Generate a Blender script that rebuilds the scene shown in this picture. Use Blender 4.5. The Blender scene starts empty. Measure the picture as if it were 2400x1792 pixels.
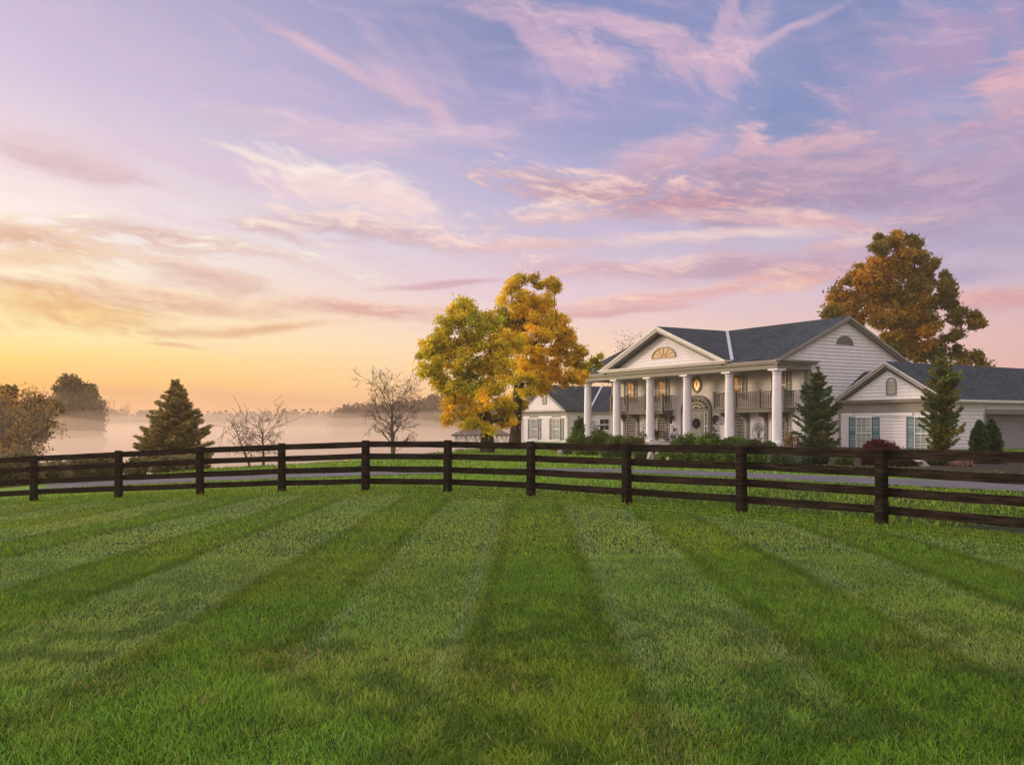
import bpy, math, random
import numpy as np
from mathutils import Vector, Matrix
from mathutils import noise as mnoise

SC = bpy.context.scene
COL = SC.collection
R = math.radians
random.seed(7)

# ------------------------------------------------------------------ camera, sky, sun, exposure
F, CX, HY, EY = 2226.0, 1200.0, 996.0, 1.79
cam = bpy.data.cameras.new('camera')
cam.sensor_width = 36.0
cam.lens = F / 2400 * 36
cam.shift_y = (HY - 896) / 2400
cam.clip_start = 0.05
cam.clip_end = 5000
camo = bpy.data.objects.new('camera', cam)
camo.location = (0, 0, EY)
camo.rotation_euler = (R(90), 0, 0)
COL.objects.link(camo)
SC.camera = camo
SC.view_settings.view_transform = 'Standard'
SC.view_settings.look = 'None'
SC.view_settings.exposure = 0.0
SC.view_settings.gamma = 1.0
try:
    SC.cycles.max_bounces = 8
    SC.cycles.diffuse_bounces = 3
    SC.cycles.glossy_bounces = 3
    SC.cycles.transmission_bounces = 4
    SC.cycles.volume_bounces = 2
    SC.cycles.transparent_max_bounces = 8
    SC.cycles.volume_step_rate = 4
except Exception:
    pass

def lin(c):
    o = []
    for v in c:
        v = v / 255.0
        o.append(v / 12.92 if v <= 0.04045 else ((v + 0.055) / 1.055) ** 2.4)
    return (o[0], o[1], o[2], 1.0)

SUN_AZ, SUN_EL = R(-62), R(5)
sl = bpy.data.lights.new('sun', 'SUN')
sl.energy = 3.2
sl.angle = R(7)
sl.color = (1.0, 0.72, 0.46)
so = bpy.data.objects.new('sun', sl)
COL.objects.link(so)
sd = Vector((math.sin(SUN_AZ) * math.cos(SUN_EL), math.cos(SUN_AZ) * math.cos(SUN_EL), math.sin(SUN_EL)))
so.rotation_euler = sd.to_track_quat('Z', 'Y').to_euler()
so.location = (-40, 20, 20)


class NG:
    """small helper for writing node graphs"""
    def __init__(s, tree):
        s.t = tree; s.n = tree.nodes; s.l = tree.links

    def new(s, typ, **kw):
        nd = s.n.new(typ)
        for k, v in kw.items():
            setattr(nd, k, v)
        return nd

    def put(s, sock, v):
        if isinstance(v, bpy.types.NodeSocket):
            s.l.new(v, sock)
        else:
            sock.default_value = v

    def m(s, op, a, b=None, c=None, clamp=False):
        nd = s.n.new('ShaderNodeMath'); nd.operation = op; nd.use_clamp = clamp
        s.put(nd.inputs[0], a)
        if b is not None: s.put(nd.inputs[1], b)
        if c is not None: s.put(nd.inputs[2], c)
        return nd.outputs[0]

    def mix(s, f, a, b, blend='MIX'):
        nd = s.n.new('ShaderNodeMix'); nd.data_type = 'RGBA'; nd.blend_type = blend
        s.put(nd.inputs[0], f); s.put(nd.inputs[6], a); s.put(nd.inputs[7], b)
        return nd.outputs[2]

    def rng(s, v, a, b, c=0.0, d=1.0, smooth=True):
        nd = s.n.new('ShaderNodeMapRange')
        nd.interpolation_type = 'SMOOTHSTEP' if smooth else 'LINEAR'
        s.put(nd.inputs[0], v); s.put(nd.inputs[1], a); s.put(nd.inputs[2], b); s.put(nd.inputs[3], c); s.put(nd.inputs[4], d)
        return nd.outputs[0]

    def ramp(s, f, stops, interp='LINEAR'):
        nd = s.n.new('ShaderNodeValToRGB'); cr = nd.color_ramp; cr.interpolation = interp
        while len(cr.elements) < len(stops): cr.elements.new(0.5)
        for e, (p, c) in zip(cr.elements, stops):
            e.position = p; e.color = c
        s.put(nd.inputs[0], f)
        return nd.outputs[0]

    def noise(s, vec, scale, detail=4, rough=0.55, dist=0.0, out=0):
        nd = s.n.new('ShaderNodeTexNoise')
        s.put(nd.inputs['Vector'], vec); nd.inputs['Scale'].default_value = scale
        nd.inputs['Detail'].default_value = detail; nd.inputs['Roughness'].default_value = rough
        nd.inputs['Distortion'].default_value = dist
        return nd.outputs[out]

    def comb(s, x, y, z):
        nd = s.n.new('ShaderNodeCombineXYZ')
        s.put(nd.inputs[0], x); s.put(nd.inputs[1], y); s.put(nd.inputs[2], z)
        return nd.outputs[0]

    def sep(s, v):
        nd = s.n.new('ShaderNodeSeparateXYZ'); s.put(nd.inputs[0], v)
        return nd.outputs


# ---- world: NISHITA sky at dusk strength plus the sunset colours and clouds, all functions of direction
world = bpy.data.worlds.new('World'); SC.world = world; world.use_nodes = True
g = NG(world.node_tree); g.n.clear()
tc = g.new('ShaderNodeTexCoord')
dx, dy, dz = g.sep(tc.outputs['Generated'])
az = g.m('ARCTAN2', dx, dy)                       # 0 ahead, negative left
el = g.m('ARCSINE', dz)
def ae(px, py):
    a = math.atan((px - CX) / F)
    return a, math.atan((HY - py) / F * math.cos(a))
AZ0 = 28.33
def stops(cols):
    out = []
    for y, c in cols:
        out.append((max(0.0, min(1.0, (ae(1200, y)[1] + 0.1) / 1.0)), lin(c)))
    out.sort(key=lambda q: q[0])
    return out
elf = g.m('ADD', el, 0.1)
left = g.ramp(elf, stops([(1240, (150, 120, 100)), (1010, (224, 148, 92)), (965, (244, 172, 98)), (905, (253, 192, 98)), (860, (255, 216, 118)), (800, (255, 238, 176)), (740, (255, 234, 182)), (690, (255, 240, 206)), (600, (255, 246, 236)), (530, (252, 236, 232)), (450, (242, 222, 226)), (250, (215, 200, 224)), (0, (192, 180, 210)), (-600, (178, 178, 212)), (-1600, (176, 184, 216))]))
mid = g.ramp(elf, stops([(1240, (140, 115, 105)), (1010, (226, 176, 156)), (960, (246, 192, 152)), (900, (254, 212, 164)), (820, (254, 222, 192)), (700, (236, 208, 216)), (560, (204, 192, 216)), (400, (180, 176, 212)), (250, (160, 158, 202)), (100, (142, 148, 194)), (0, (132, 142, 190)), (-600, (158, 164, 206)), (-1600, (172, 182, 216))]))
right = g.ramp(elf, stops([(1240, (125, 105, 110)), (1010, (216, 172, 166)), (900, (230, 182, 176)), (800, (226, 184, 184)), (700, (206, 184, 202)), (600, (188, 176, 204)), (400, (160, 162, 200)), (250, (142, 154, 198)), (0, (132, 144, 190)), (-600, (152, 160, 204)), (-1600, (170, 180, 216))]))
f1 = g.rng(az, -R(AZ0), 0.0, smooth=False)
f2 = g.rng(az, 0.0, R(AZ0), smooth=False)
base = g.mix(f2, g.mix(f1, left, mid), right)
# sky behind and overhead tinted warm white, added to warm the fill light
back = g.rng(g.m('ABSOLUTE', az), 1.6, 2.8)
base = g.mix(g.m('MULTIPLY', back, 0.8), base, lin((226, 208, 204)))
base = g.mix(g.rng(el, R(26), R(50), 0.0, 0.8), base, lin((226, 214, 210)))
# ---- cloud noise fields
warp = g.noise(g.comb(g.m('MULTIPLY', az, 5.0), g.m('MULTIPLY', el, 9.0), 0.0), 1.0, 3, 0.5, out=1)
wx, wy, wz = g.sep(warp)
azw = g.m('ADD', az, g.m('MULTIPLY', g.m('SUBTRACT', wx, 0.5), 0.13))
elw = g.m('ADD', el, g.m('MULTIPLY', g.m('SUBTRACT', wy, 0.5), 0.05))
lean = g.m('ADD', elw, g.m('MULTIPLY', azw, 0.16))          # streaks fall gently to the right
n_streak = g.noise(g.comb(g.m('MULTIPLY', azw, 5.0), g.m('MULTIPLY', lean, 36.0), 3.1), 1.0, 7, 0.66)
n_fluff = g.noise(g.comb(g.m('MULTIPLY', azw, 17.0), g.m('MULTIPLY', elw, 60.0), 7.7), 1.0, 7, 0.66)
n_lump = g.noise(g.comb(g.m('MULTIPLY', azw, 9.0), g.m('MULTIPLY', elw, 26.0), 1.7), 1.0, 5, 0.55, 0.4)
n_diag = g.noise(g.comb(g.m('MULTIPLY', g.m('ADD', azw, elw), 30.0), g.m('MULTIPLY', g.m('SUBTRACT', azw, elw), 7.0), 2.2), 1.0, 5, 0.6)
n_fine = g.noise(g.comb(g.m('MULTIPLY', azw, 40.0), g.m('MULTIPLY', lean, 150.0), 9.0), 1.0, 5, 0.6)
pos_w = g.comb(azw, elw, 0.0)
litn = g.m('ADD', g.m('MULTIPLY', g.m('SUBTRACT', n_fluff, 0.5), 3.6), g.m('MULTIPLY', g.m('SUBTRACT', n_fine, 0.5), 1.6))
def blob(col, px, py, rx, ry, ang, body, lit, stren, nz, soft=1.0, gain=3.2, litdir=0.9):
    a0, e0 = ae(px, py)
    mp = g.new('ShaderNodeMapping', vector_type='TEXTURE'); 
    # chained on the layer below so that the layers are evaluated one after another
    ch = g.new('ShaderNodeVectorMath', operation='MULTIPLY_ADD'); g.l.new(col, ch.inputs[0]); ch.inputs[1].default_value = (1e-7, 1e-7, 1e-7); g.l.new(pos_w, ch.inputs[2])
    g.l.new(ch.outputs[0], mp.inputs[0])
    mp.inputs[1].default_value = (a0, e0, 0); mp.inputs[2].default_value = (0, 0, R(ang))
    mp.inputs[3].default_value = (1.04 * rx / F * math.cos(a0) ** 2, 1.2 * ry / F * math.cos(a0), 1)
    vl = g.new('ShaderNodeVectorMath', operation='LENGTH'); g.l.new(mp.outputs[0], vl.inputs[0])
    gain *= 1.15
    d = g.m('SUBTRACT', g.m('MULTIPLY_ADD', nz, gain, 1.0 - 0.5 * gain), vl.outputs['Value'])
    dens = g.rng(d, -0.32, 0.72 * soft, 0.0, stren * 0.88)
    v = g.sep(mp.outputs[0])[1]
    c_ = g.mix(g.rng(g.m('MULTIPLY_ADD', v, 0.42, litn), -0.4, 0.8), lin(body), lin(lit))
    return g.mix(dens, col, c_)
def finer(n): return g.m('ADD', g.m('MULTIPLY', n, 0.74), g.m('MULTIPLY', n_fine, 0.26))
S, L_, P, D = finer(n_streak), finer(n_lump), finer(n_fluff), finer(n_diag)
# broad thin veil everywhere
vf = g.m('MULTIPLY', g.rng(n_streak, 0.48, 0.72), g.rng(el, 0.02, 0.12, 0.0, 0.42))
base = g.mix(vf, base, lin((222, 190, 214)))
vf2 = g.m('MULTIPLY', g.rng(n_diag, 0.5, 0.75), g.rng(el, 0.18, 0.34, 0.0, 0.3))
base = g.mix(vf2, base, lin((212, 182, 212)))
BL = [
 (1880, 240, 200, 90, -5, (112, 138, 192), (118, 144, 196), .8, S, 1.2, 1.5),
 (2000, 60, 150, 110, 0, (116, 134, 186), (122, 140, 190), .6, S, 1.2, 1.5),
 (1130, 60, 260, 80, 0, (124, 138, 188), (130, 142, 190), .6, S, 1.2, 1.2),
 (1500, 300, 250, 60, 0, (138, 148, 198), (144, 152, 202), .6, S, 1.2, 1.2),
 (400, 120, 420, 50, -14, (206, 184, 212), (214, 192, 216), .5, S, 1.3, 2.5),
 (760, 118, 170, 15, -22, (220, 182, 204), (232, 194, 208), .85, S, 1.2, 1.6),
 (930, 190, 130, 17, -30, (220, 180, 204), (230, 192, 208), .85, S, 1.2, 1.8),
 (1025, 265, 80, 20, -62, (218, 180, 204), (230, 190, 206), .8, S, 1.2, 1.6),
 (980, 170, 180, 60, -30, (190, 168, 204), (206, 178, 208), .5, D, 1.3, 2.8),
 (860, 310, 340, 34, -3, (216, 188, 212), (236, 206, 216), .8, S, 1.3, 2.8),
 (1130, 325, 120, 34, 20, (206, 180, 210), (218, 188, 210), .7, S, 1.2, 2.4),
 (640, 365, 130, 8, -10, (250, 228, 222), (255, 240, 230), .9, S, 1.2, 1.4),
 (720, 400, 120, 30, -32, (246, 220, 218), (255, 242, 232), .95, D, 1.1, 2.8),
 (800, 440, 200, 44, -14, (244, 214, 216), (255, 236, 226), .95, D, 1.1, 3.6),
 (930, 485, 150, 16, -14, (246, 214, 214), (255, 230, 222), .9, S, 1.1, 2.0),
 (120, 350, 190, 34, -14, (216, 180, 190), (230, 196, 200), .8, S, 1.2, 2.6),
 (230, 400, 60, 24, -30, (216, 180, 190), (228, 194, 198), .7, S, 1.2, 2.0),
 (860, 535, 290, 28, -6, (204, 168, 182), (255, 222, 208), .92, P, 1.1, 3.8),
 (620, 545, 120, 22, -14, (214, 174, 180), (255, 232, 212), .9, P, 1.1, 3.8),
 (1120, 568, 270, 16, -3, (222, 186, 200), (250, 212, 208), .85, S, 1.2, 2.4),
 (110, 570, 200, 44, -3, (226, 166, 134), (255, 226, 182), .96, P, 1.0, 3.6),
 (60, 620, 180, 20, 0, (240, 190, 140), (255, 240, 200), .8, S, 1.1, 3.0),
 (400, 560, 240, 30, -6, (220, 170, 158), (255, 244, 220), .95, P, 1.1, 3.8),
 (560, 600, 230, 26, -8, (232, 196, 188), (255, 246, 228), .9, P, 1.1, 4.2),
 (480, 655, 190, 24, -16, (214, 164, 156), (244, 204, 184), .88, S, 1.1, 2.8),
 (300, 680, 200, 12, -6, (234, 184, 156), (255, 226, 196), .8, S, 1.1, 2.6),
 (420, 712, 440, 24, -3, (226, 170, 146), (255, 216, 180), .9, S, 1.1, 3.2),
 (100, 735, 290, 42, -2, (238, 176, 110), (255, 216, 140), .92, S, 1.1, 3.0),
 (600, 772, 280, 12, 3, (232, 172, 132), (252, 206, 160), .9, S, 1.1, 2.2),
 (840, 730, 240, 20, -3, (226, 164, 154), (250, 204, 184), .9, S, 1.1, 2.6),
 (420, 806, 90, 6, 0, (238, 180, 124), (244, 196, 140), .8, S, 1.1, 1.4),
 (450, 935, 900, 26, 0, (238, 172, 116), (244, 184, 128), .75, S, 1.3, 0.8),
 (1050, 666, 170, 9, 6, (208, 160, 174), (218, 172, 182), .9, S, 1.1, 1.6),
 (1440, 80, 270, 26, -10, (206, 170, 200), (232, 188, 206), .85, S, 1.2, 3.0),
 (1760, 90, 50, 130, -34, (212, 174, 202), (230, 190, 206), .5, S, 1.1, 2.6),
 (1700, 80, 30, 90, -12, (210, 172, 200), (232, 190, 204), .7, D, 1.1, 2.6),
 (1640, 140, 220, 40, -6, (212, 174, 202), (238, 192, 204), .85, D, 1.2, 3.4),
 (1880, 60, 110, 10, 16, (214, 178, 204), (226, 188, 206), .7, S, 1.2, 2.0),
 (1310, 120, 120, 36, -32, (208, 172, 202), (230, 188, 206), .85, D, 1.2, 3.0),
 (1360, 150, 90, 26, 0, (206, 172, 202), (226, 186, 206), .75, P, 1.2, 3.0),
 (1300, 255, 160, 34, -5, (184, 162, 204), (210, 180, 208), .75, S, 1.2, 3.0),
 (2210, 100, 280, 90, 30, (176, 150, 194), (204, 168, 200), .9, D, 1.2, 3.2),
 (2360, 160, 110, 50, 20, (220, 166, 184), (242, 182, 188), .9, P, 1.2, 3.4),
 (2320, 250, 150, 36, 10, (214, 168, 188), (240, 184, 190), .85, L_, 1.2, 3.4),
 (2140, 260, 160, 30, 6, (184, 160, 198), (220, 178, 200), .8, L_, 1.2, 3.2),
 (1780, 310, 44, 40, -30, (222, 176, 192), (250, 200, 198), .95, P, 1.0, 3.2),
 (1870, 325, 60, 20, 0, (214, 170, 192), (240, 190, 196), .9, P, 1.1, 3.4),
 (1960, 310, 70, 26, 0, (206, 166, 192), (236, 186, 196), .9, P, 1.1, 3.6),
 (2280, 330, 220, 60, -8, (182, 152, 188), (220, 174, 192), .9, L_, 1.2, 3.2),
 (1540, 365, 190, 40, 8, (212, 170, 194), (232, 188, 200), .9, L_, 1.2, 3.4),
 (1720, 385, 190, 36, 0, (196, 160, 188), (222, 178, 194), .9, P, 1.2, 3.2),
 (1880, 430, 420, 90, 2, (166, 142, 178), (202, 164, 186), .97, L_, 1.0, 2.6),
 (2270, 480, 300, 120, -4, (168, 146, 184), (198, 164, 190), .92, S, 1.1, 2.6),
 (1380, 440, 240, 36, -3, (198, 150, 164), (250, 208, 200), .97, P, 1.0, 4.2),
 (1540, 478, 240, 26, 5, (196, 142, 158), (236, 180, 182), .95, P, 1.0, 3.4),
 (1320, 505, 160, 26, 4, (224, 184, 190), (255, 226, 214), .93, P, 1.1, 4.2),
 (1270, 570, 170, 12, 0, (232, 186, 188), (255, 218, 204), .9, S, 1.1, 2.2),
 (1850, 505, 360, 22, -4, (222, 174, 184), (252, 208, 196), .93, S, 1.1, 2.8),
 (1680, 548, 280, 14, 0, (236, 200, 202), (254, 222, 210), .92, S, 1.1, 2.0),
 (2000, 560, 140, 16, 8, (228, 180, 188), (252, 212, 200), .9, S, 1.1, 2.6),
 (2000, 610, 200, 40, 0, (196, 158, 186), (212, 172, 190), .8, S, 1.2, 2.6),
 (1430, 625, 240, 26, -4, (216, 170, 184), (255, 218, 206), .95, P, 1.1, 3.4),
 (1750, 630, 320, 34, -2, (188, 150, 176), (214, 172, 188), .93, S, 1.1, 2.4),
 (1620, 690, 340, 22, 7, (234, 172, 172), (255, 208, 186), .95, S, 1.1, 2.4),
 (1830, 680, 120, 12, 12, (238, 176, 168), (255, 208, 186), .9, S, 1.1, 2.0),
 (1430, 740, 200, 9, 5, (220, 160, 164), (238, 184, 178), .9, S, 1.1, 1.2),
 (2340, 705, 260, 24, -3, (222, 156, 162), (246, 184, 170), .92, S, 1.1, 2.2),
 (2300, 640, 200, 20, 0, (172, 156, 194), (184, 170, 204), .8, S, 1.2, 2.4),
 (2320, 580, 160, 20, 0, (170, 158, 198), (182, 168, 204), .7, S, 1.2, 2.4),
]
colr = base
def soft_c(c):
    m3 = sum(c) / 3.0
    return tuple(m3 + (v - m3) * 0.86 for v in c)
BL = [b[:5] + (soft_c(b[5]), soft_c(b[6])) + b[7:] for b in BL]
for b in BL:
    colr = blob(colr, *b)
# fine texture over the clouds
sky_t = g.new('ShaderNodeTexSky'); sky_t.sky_type = 'NISHITA'; sky_t.sun_disc = False
sky_t.sun_elevation = SUN_EL; sky_t.sun_rotation = SUN_AZ; sky_t.dust_density = 2.0; sky_t.altitude = 200
bg1 = g.new('ShaderNodeBackground'); g.l.new(colr, bg1.inputs[0])
# unseen sky overhead, left and behind boosted as added fill light
hi = g.rng(el, R(25), R(50), 0.0, 1.35)
bk_fill = g.m('MULTIPLY', g.m('MAXIMUM', g.rng(az, -R(45), -R(90), 0.0, 1.6), g.rng(az, R(45), R(110), 0.0, 0.15)), g.rng(el, -0.02, 0.05))
g.l.new(g.m('ADD', 1.0, g.m('MAXIMUM', hi, bk_fill)), bg1.inputs[1])
bg2 = g.new('ShaderNodeBackground'); g.l.new(sky_t.outputs[0], bg2.inputs[0]); bg2.inputs[1].default_value = 0.0
addn = g.new('ShaderNodeAddShader'); g.l.new(bg1.outputs[0], addn.inputs[0]); g.l.new(bg2.outputs[0], addn.inputs[1])
wo = g.new('ShaderNodeOutputWorld'); g.l.new(addn.outputs[0], wo.inputs[0])
try:
    world.cycles.sampling_method = 'MANUAL'; world.cycles.sample_map_resolution = 512
except Exception:
    pass

# ------------------------------------------------------------------ helpers
def px3(px, py, Y):
    return Vector(((px - CX) / F * Y, Y, EY + (HY - py) / F * Y))

def tag(o, label=None, cat=None, group=None, kind=None):
    if label: o['label'] = label
    if cat: o['category'] = cat
    if group: o['group'] = group
    if kind: o['kind'] = kind
    return o

def empty(name, loc, label, cat, group=None, rz=0.0):
    o = bpy.data.objects.new(name, None)
    o.empty_display_size = 0.5
    o.location = loc; o.rotation_euler = (0, 0, rz)
    COL.objects.link(o)
    tag(o, label, cat, group)
    return o

def np_mesh(name, verts, faces_sizes, loops, mat, parent=None, cols=None, smooth=False):
    me = bpy.data.meshes.new(name)
    nv, nf, nl = len(verts), len(faces_sizes), len(loops)
    me.vertices.add(nv); me.vertices.foreach_set('co', np.asarray(verts, dtype=np.float32).ravel())
    me.loops.add(nl); me.loops.foreach_set('vertex_index', np.asarray(loops, dtype=np.int32))
    me.polygons.add(nf)
    st = np.zeros(nf, dtype=np.int32); st[1:] = np.cumsum(faces_sizes)[:-1]
    me.polygons.foreach_set('loop_start', st)
    me.polygons.foreach_set('loop_total', np.asarray(faces_sizes, dtype=np.int32))
    if smooth: me.polygons.foreach_set('use_smooth', np.ones(nf, dtype=bool))
    me.update(calc_edges=True)
    if cols is not None:
        at = me.color_attributes.new('col', 'FLOAT_COLOR', 'POINT')
        c4 = np.ones((nv, 4), dtype=np.float32); c4[:, :3] = cols
        at.data.foreach_set('color', c4.ravel())
    if mat: me.materials.append(mat)
    o = bpy.data.objects.new(name, me); COL.objects.link(o)
    if parent: o.parent = parent
    return o

class MB:
    def __init__(s): s.v = []; s.f = []
    def face(s, pts):
        n = len(s.v); s.v += [tuple(p) for p in pts]; s.f.append(tuple(range(n, n + len(pts))))
    def box(s, x0, x1, y0, y1, z0, z1):
        n = len(s.v)
        s.v += [(x0, y0, z0), (x1, y0, z0), (x1, y1, z0), (x0, y1, z0), (x0, y0, z1), (x1, y0, z1), (x1, y1, z1), (x0, y1, z1)]
        for q in ((0, 3, 2, 1), (4, 5, 6, 7), (0, 1, 5, 4), (1, 2, 6, 5), (2, 3, 7, 6), (3, 0, 4, 7)):
            s.f.append(tuple(n + i for i in q))
    def prism(s, loop, ext):
        """closed loop of 3-D points extruded by vector ext"""
        n = len(s.v); k = len(loop); e = Vector(ext)
        s.v += [tuple(p) for p in loop] + [tuple(Vector(p) + e) for p in loop]
        s.f.append(tuple(range(n, n + k))[::-1]); s.f.append(tuple(range(n + k, n + 2 * k)))
        for i in range(k):
            j = (i + 1) % k
            s.f.append((n + i, n + j, n + k + j, n + k + i))
    def bar(s, a, b, w, h, up=(0, 0, 1)):
        a = Vector(a); b = Vector(b); d = (b - a).normalized()
        u = d.cross(Vector(up))
        if u.length < 1e-4: u = d.cross(Vector((1, 0, 0)))
        u.normalize(); v = u.cross(d).normalized()
        lp = [a + u * (w / 2) * i + v * (h / 2) * j for i, j in ((-1, -1), (1, -1), (1, 1), (-1, 1))]
        s.prism(lp, b - a)
    def lathe(s, cx, cy, prof, seg=20):
        n = len(s.v)
        for (r, z) in prof:
            for i in range(seg):
                a = 2 * math.pi * i / seg
                s.v.append((cx + r * math.cos(a), cy + r * math.sin(a), z))
        for k in range(len(prof) - 1):
            for i in range(seg):
                j = (i + 1) % seg
                s.f.append((n + k * seg + i, n + k * seg + j, n + (k + 1) * seg + j, n + (k + 1) * seg + i))
        s.f.append(tuple(n + i for i in range(seg))[::-1])
        s.f.append(tuple(n + (len(prof) - 1) * seg + i for i in range(seg)))
    def tube(s, pts, rads, seg=6):
        n0 = len(s.v); m = len(pts)
        pts = [Vector(p) for p in pts]
        for k in range(m):
            d = (pts[min(k + 1, m - 1)] - pts[max(k - 1, 0)])
            if d.length < 1e-6: d = Vector((0, 0, 1))
            d.normalize()
            u = d.cross(Vector((0.13, 1, 0.07))).normalized(); v = d.cross(u)
            for i in range(seg):
                a = 2 * math.pi * i / seg
                s.v.append(tuple(pts[k] + (u * math.cos(a) + v * math.sin(a)) * rads[k]))
        for k in range(m - 1):
            for i in range(seg):
                j = (i + 1) % seg
                s.f.append((n0 + k * seg + i, n0 + k * seg + j, n0 + (k + 1) * seg + j, n0 + (k + 1) * seg + i))
    def build(s, name, mat, parent=None, smooth=False):
        me = bpy.data.meshes.new(name)
        me.from_pydata(s.v, [], s.f); me.materials.append(mat)
        if smooth:
            me.polygons.foreach_set('use_smooth', [True] * len(me.polygons))
        me.update()
        o = bpy.data.objects.new(name, me); COL.objects.link(o)
        if parent: o.parent = parent
        return o

# ------------------------------------------------------------------ materials
def mat(name, col, rough=0.7, spec=0.3, var=0.12, vscale=3.0, bump=0.0, bscale=40.0, metallic=0.0, col2=None):
    m_ = bpy.data.materials.new(name); m_.use_nodes = True
    q = NG(m_.node_tree); bs = q.n['Principled BSDF']
    t = q.new('ShaderNodeTexCoord')
    nz = q.noise(t.outputs['Object'], vscale, 5, 0.6)
    c1 = (col[0], col[1], col[2], 1)
    c2 = (col2[0], col2[1], col2[2], 1) if col2 else (col[0] * (1 - var * 2), col[1] * (1 - var * 2), col[2] * (1 - var * 2), 1)
    q.l.new(q.mix(q.rng(nz, 0.35, 0.7), c1, c2), bs.inputs['Base Color'])
    bs.inputs['Roughness'].default_value = rough
    bs.inputs['Specular IOR Level'].default_value = spec
    bs.inputs['Metallic'].default_value = metallic
    if bump > 0:
        b = q.new('ShaderNodeBump'); b.inputs['Strength'].default_value = bump; b.inputs['Distance'].default_value = 0.02
        q.l.new(q.noise(t.outputs['Object'], bscale, 4, 0.6), b.inputs['Height']); q.l.new(b.outputs[0], bs.inputs['Normal'])
    return m_

def leaf_mat(name, trans=0.35, rough=0.6, tint=(1, 1, 1)):
    m_ = bpy.data.materials.new(name); m_.use_nodes = True
    q = NG(m_.node_tree); q.n.clear()
    a = q.new('ShaderNodeAttribute'); a.attribute_name = 'col'
    d = q.new('ShaderNodeBsdfPrincipled'); d.inputs['Roughness'].default_value = rough; d.inputs['Specular IOR Level'].default_value = 0.15
    q.l.new(a.outputs['Color'], d.inputs['Base Color'])
    t = q.new('ShaderNodeBsdfTranslucent'); q.l.new(a.outputs['Color'], t.inputs['Color'])
    mx = q.new('ShaderNodeMixShader'); mx.inputs[0].default_value = trans
    q.l.new(d.outputs[0], mx.inputs[1]); q.l.new(t.outputs[0], mx.inputs[2])
    o = q.new('ShaderNodeOutputMaterial'); q.l.new(mx.outputs[0], o.inputs[0])
    return m_

M_SIDING = mat('white_siding', (0.59, 0.575, 0.565), 0.55, 0.3, 0.05, 1.2)
M_WHITE = mat('white_paint', (0.66, 0.65, 0.65), 0.5, 0.3, 0.04, 2.0)
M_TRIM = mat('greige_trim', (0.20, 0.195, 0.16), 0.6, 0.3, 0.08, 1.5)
M_TRIMW = mat('pale_trim', (0.52, 0.50, 0.44), 0.6, 0.3, 0.05, 1.5)
M_SHUT_T = mat('teal_shutter', (0.045, 0.15, 0.165), 0.5, 0.3, 0.12, 3.0)
M_SHUT_G = mat('grey_shutter', (0.15, 0.16, 0.13), 0.55, 0.3, 0.1, 3.0)
M_DOOR = mat('door_paint', (0.065, 0.085, 0.088), 0.5, 0.3, 0.06, 2.0)
M_GARAGE = mat('garage_door', (0.22, 0.21, 0.21), 0.6, 0.3, 0.06, 1.0)
M_GOLD_REFL = mat('gold_reflection_glass', (0.24, 0.12, 0.03), 0.45, 0.3, 0.3, 9.0, metallic=0.0, col2=(0.40, 0.25, 0.09))  # golden sky reflection painted into the fan pane's colour
M_METAL = mat('dark_iron', (0.03, 0.03, 0.03), 0.5, 0.4, 0.1)
M_FLASH = mat('roof_flashing', (0.36, 0.38, 0.42), 0.4, 0.5, 0.06, 2.0, metallic=0.3)
M_MUNT = mat('window_trim', (0.20, 0.20, 0.175), 0.6, 0.2, 0.06)
M_GOLD_REFL2 = mat('gold_reflection_oval', (0.45, 0.25, 0.06), 0.35, 0.5, 0.3, 9.0, metallic=0.2, col2=(0.80, 0.52, 0.16))  # oval pane's base colour brightened to imitate the sunset reflection
M_BALC = mat('balcony_paint', (0.12, 0.118, 0.10), 0.6, 0.2, 0.08, 1.5)
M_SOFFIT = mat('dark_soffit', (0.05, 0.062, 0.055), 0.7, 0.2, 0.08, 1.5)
M_BARK = mat('bark', (0.055, 0.04, 0.028), 0.9, 0.1, 0.3, 4.0, 0.8, 14.0)
M_BARKG = mat('grey_bark', (0.13, 0.10, 0.08), 0.9, 0.1, 0.25, 4.0, 0.6, 14.0)
M_LEAF = leaf_mat('leaf', 0.5)
M_NEEDLE = leaf_mat('needle', 0.15)
M_ROCK = mat('rock', (0.36, 0.32, 0.27), 0.9, 0.2, 0.2, 2.0, 0.6, 8.0)
M_MULCH = mat('mulch', (0.035, 0.028, 0.02), 0.95, 0.1, 0.3, 5.0, 0.8, 20.0)
M_TERRA = mat('clay', (0.30, 0.14, 0.09), 0.8, 0.2, 0.1)
M_TREAD = mat('porch_floor', (0.30, 0.29, 0.27), 0.7, 0.2, 0.08)

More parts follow.
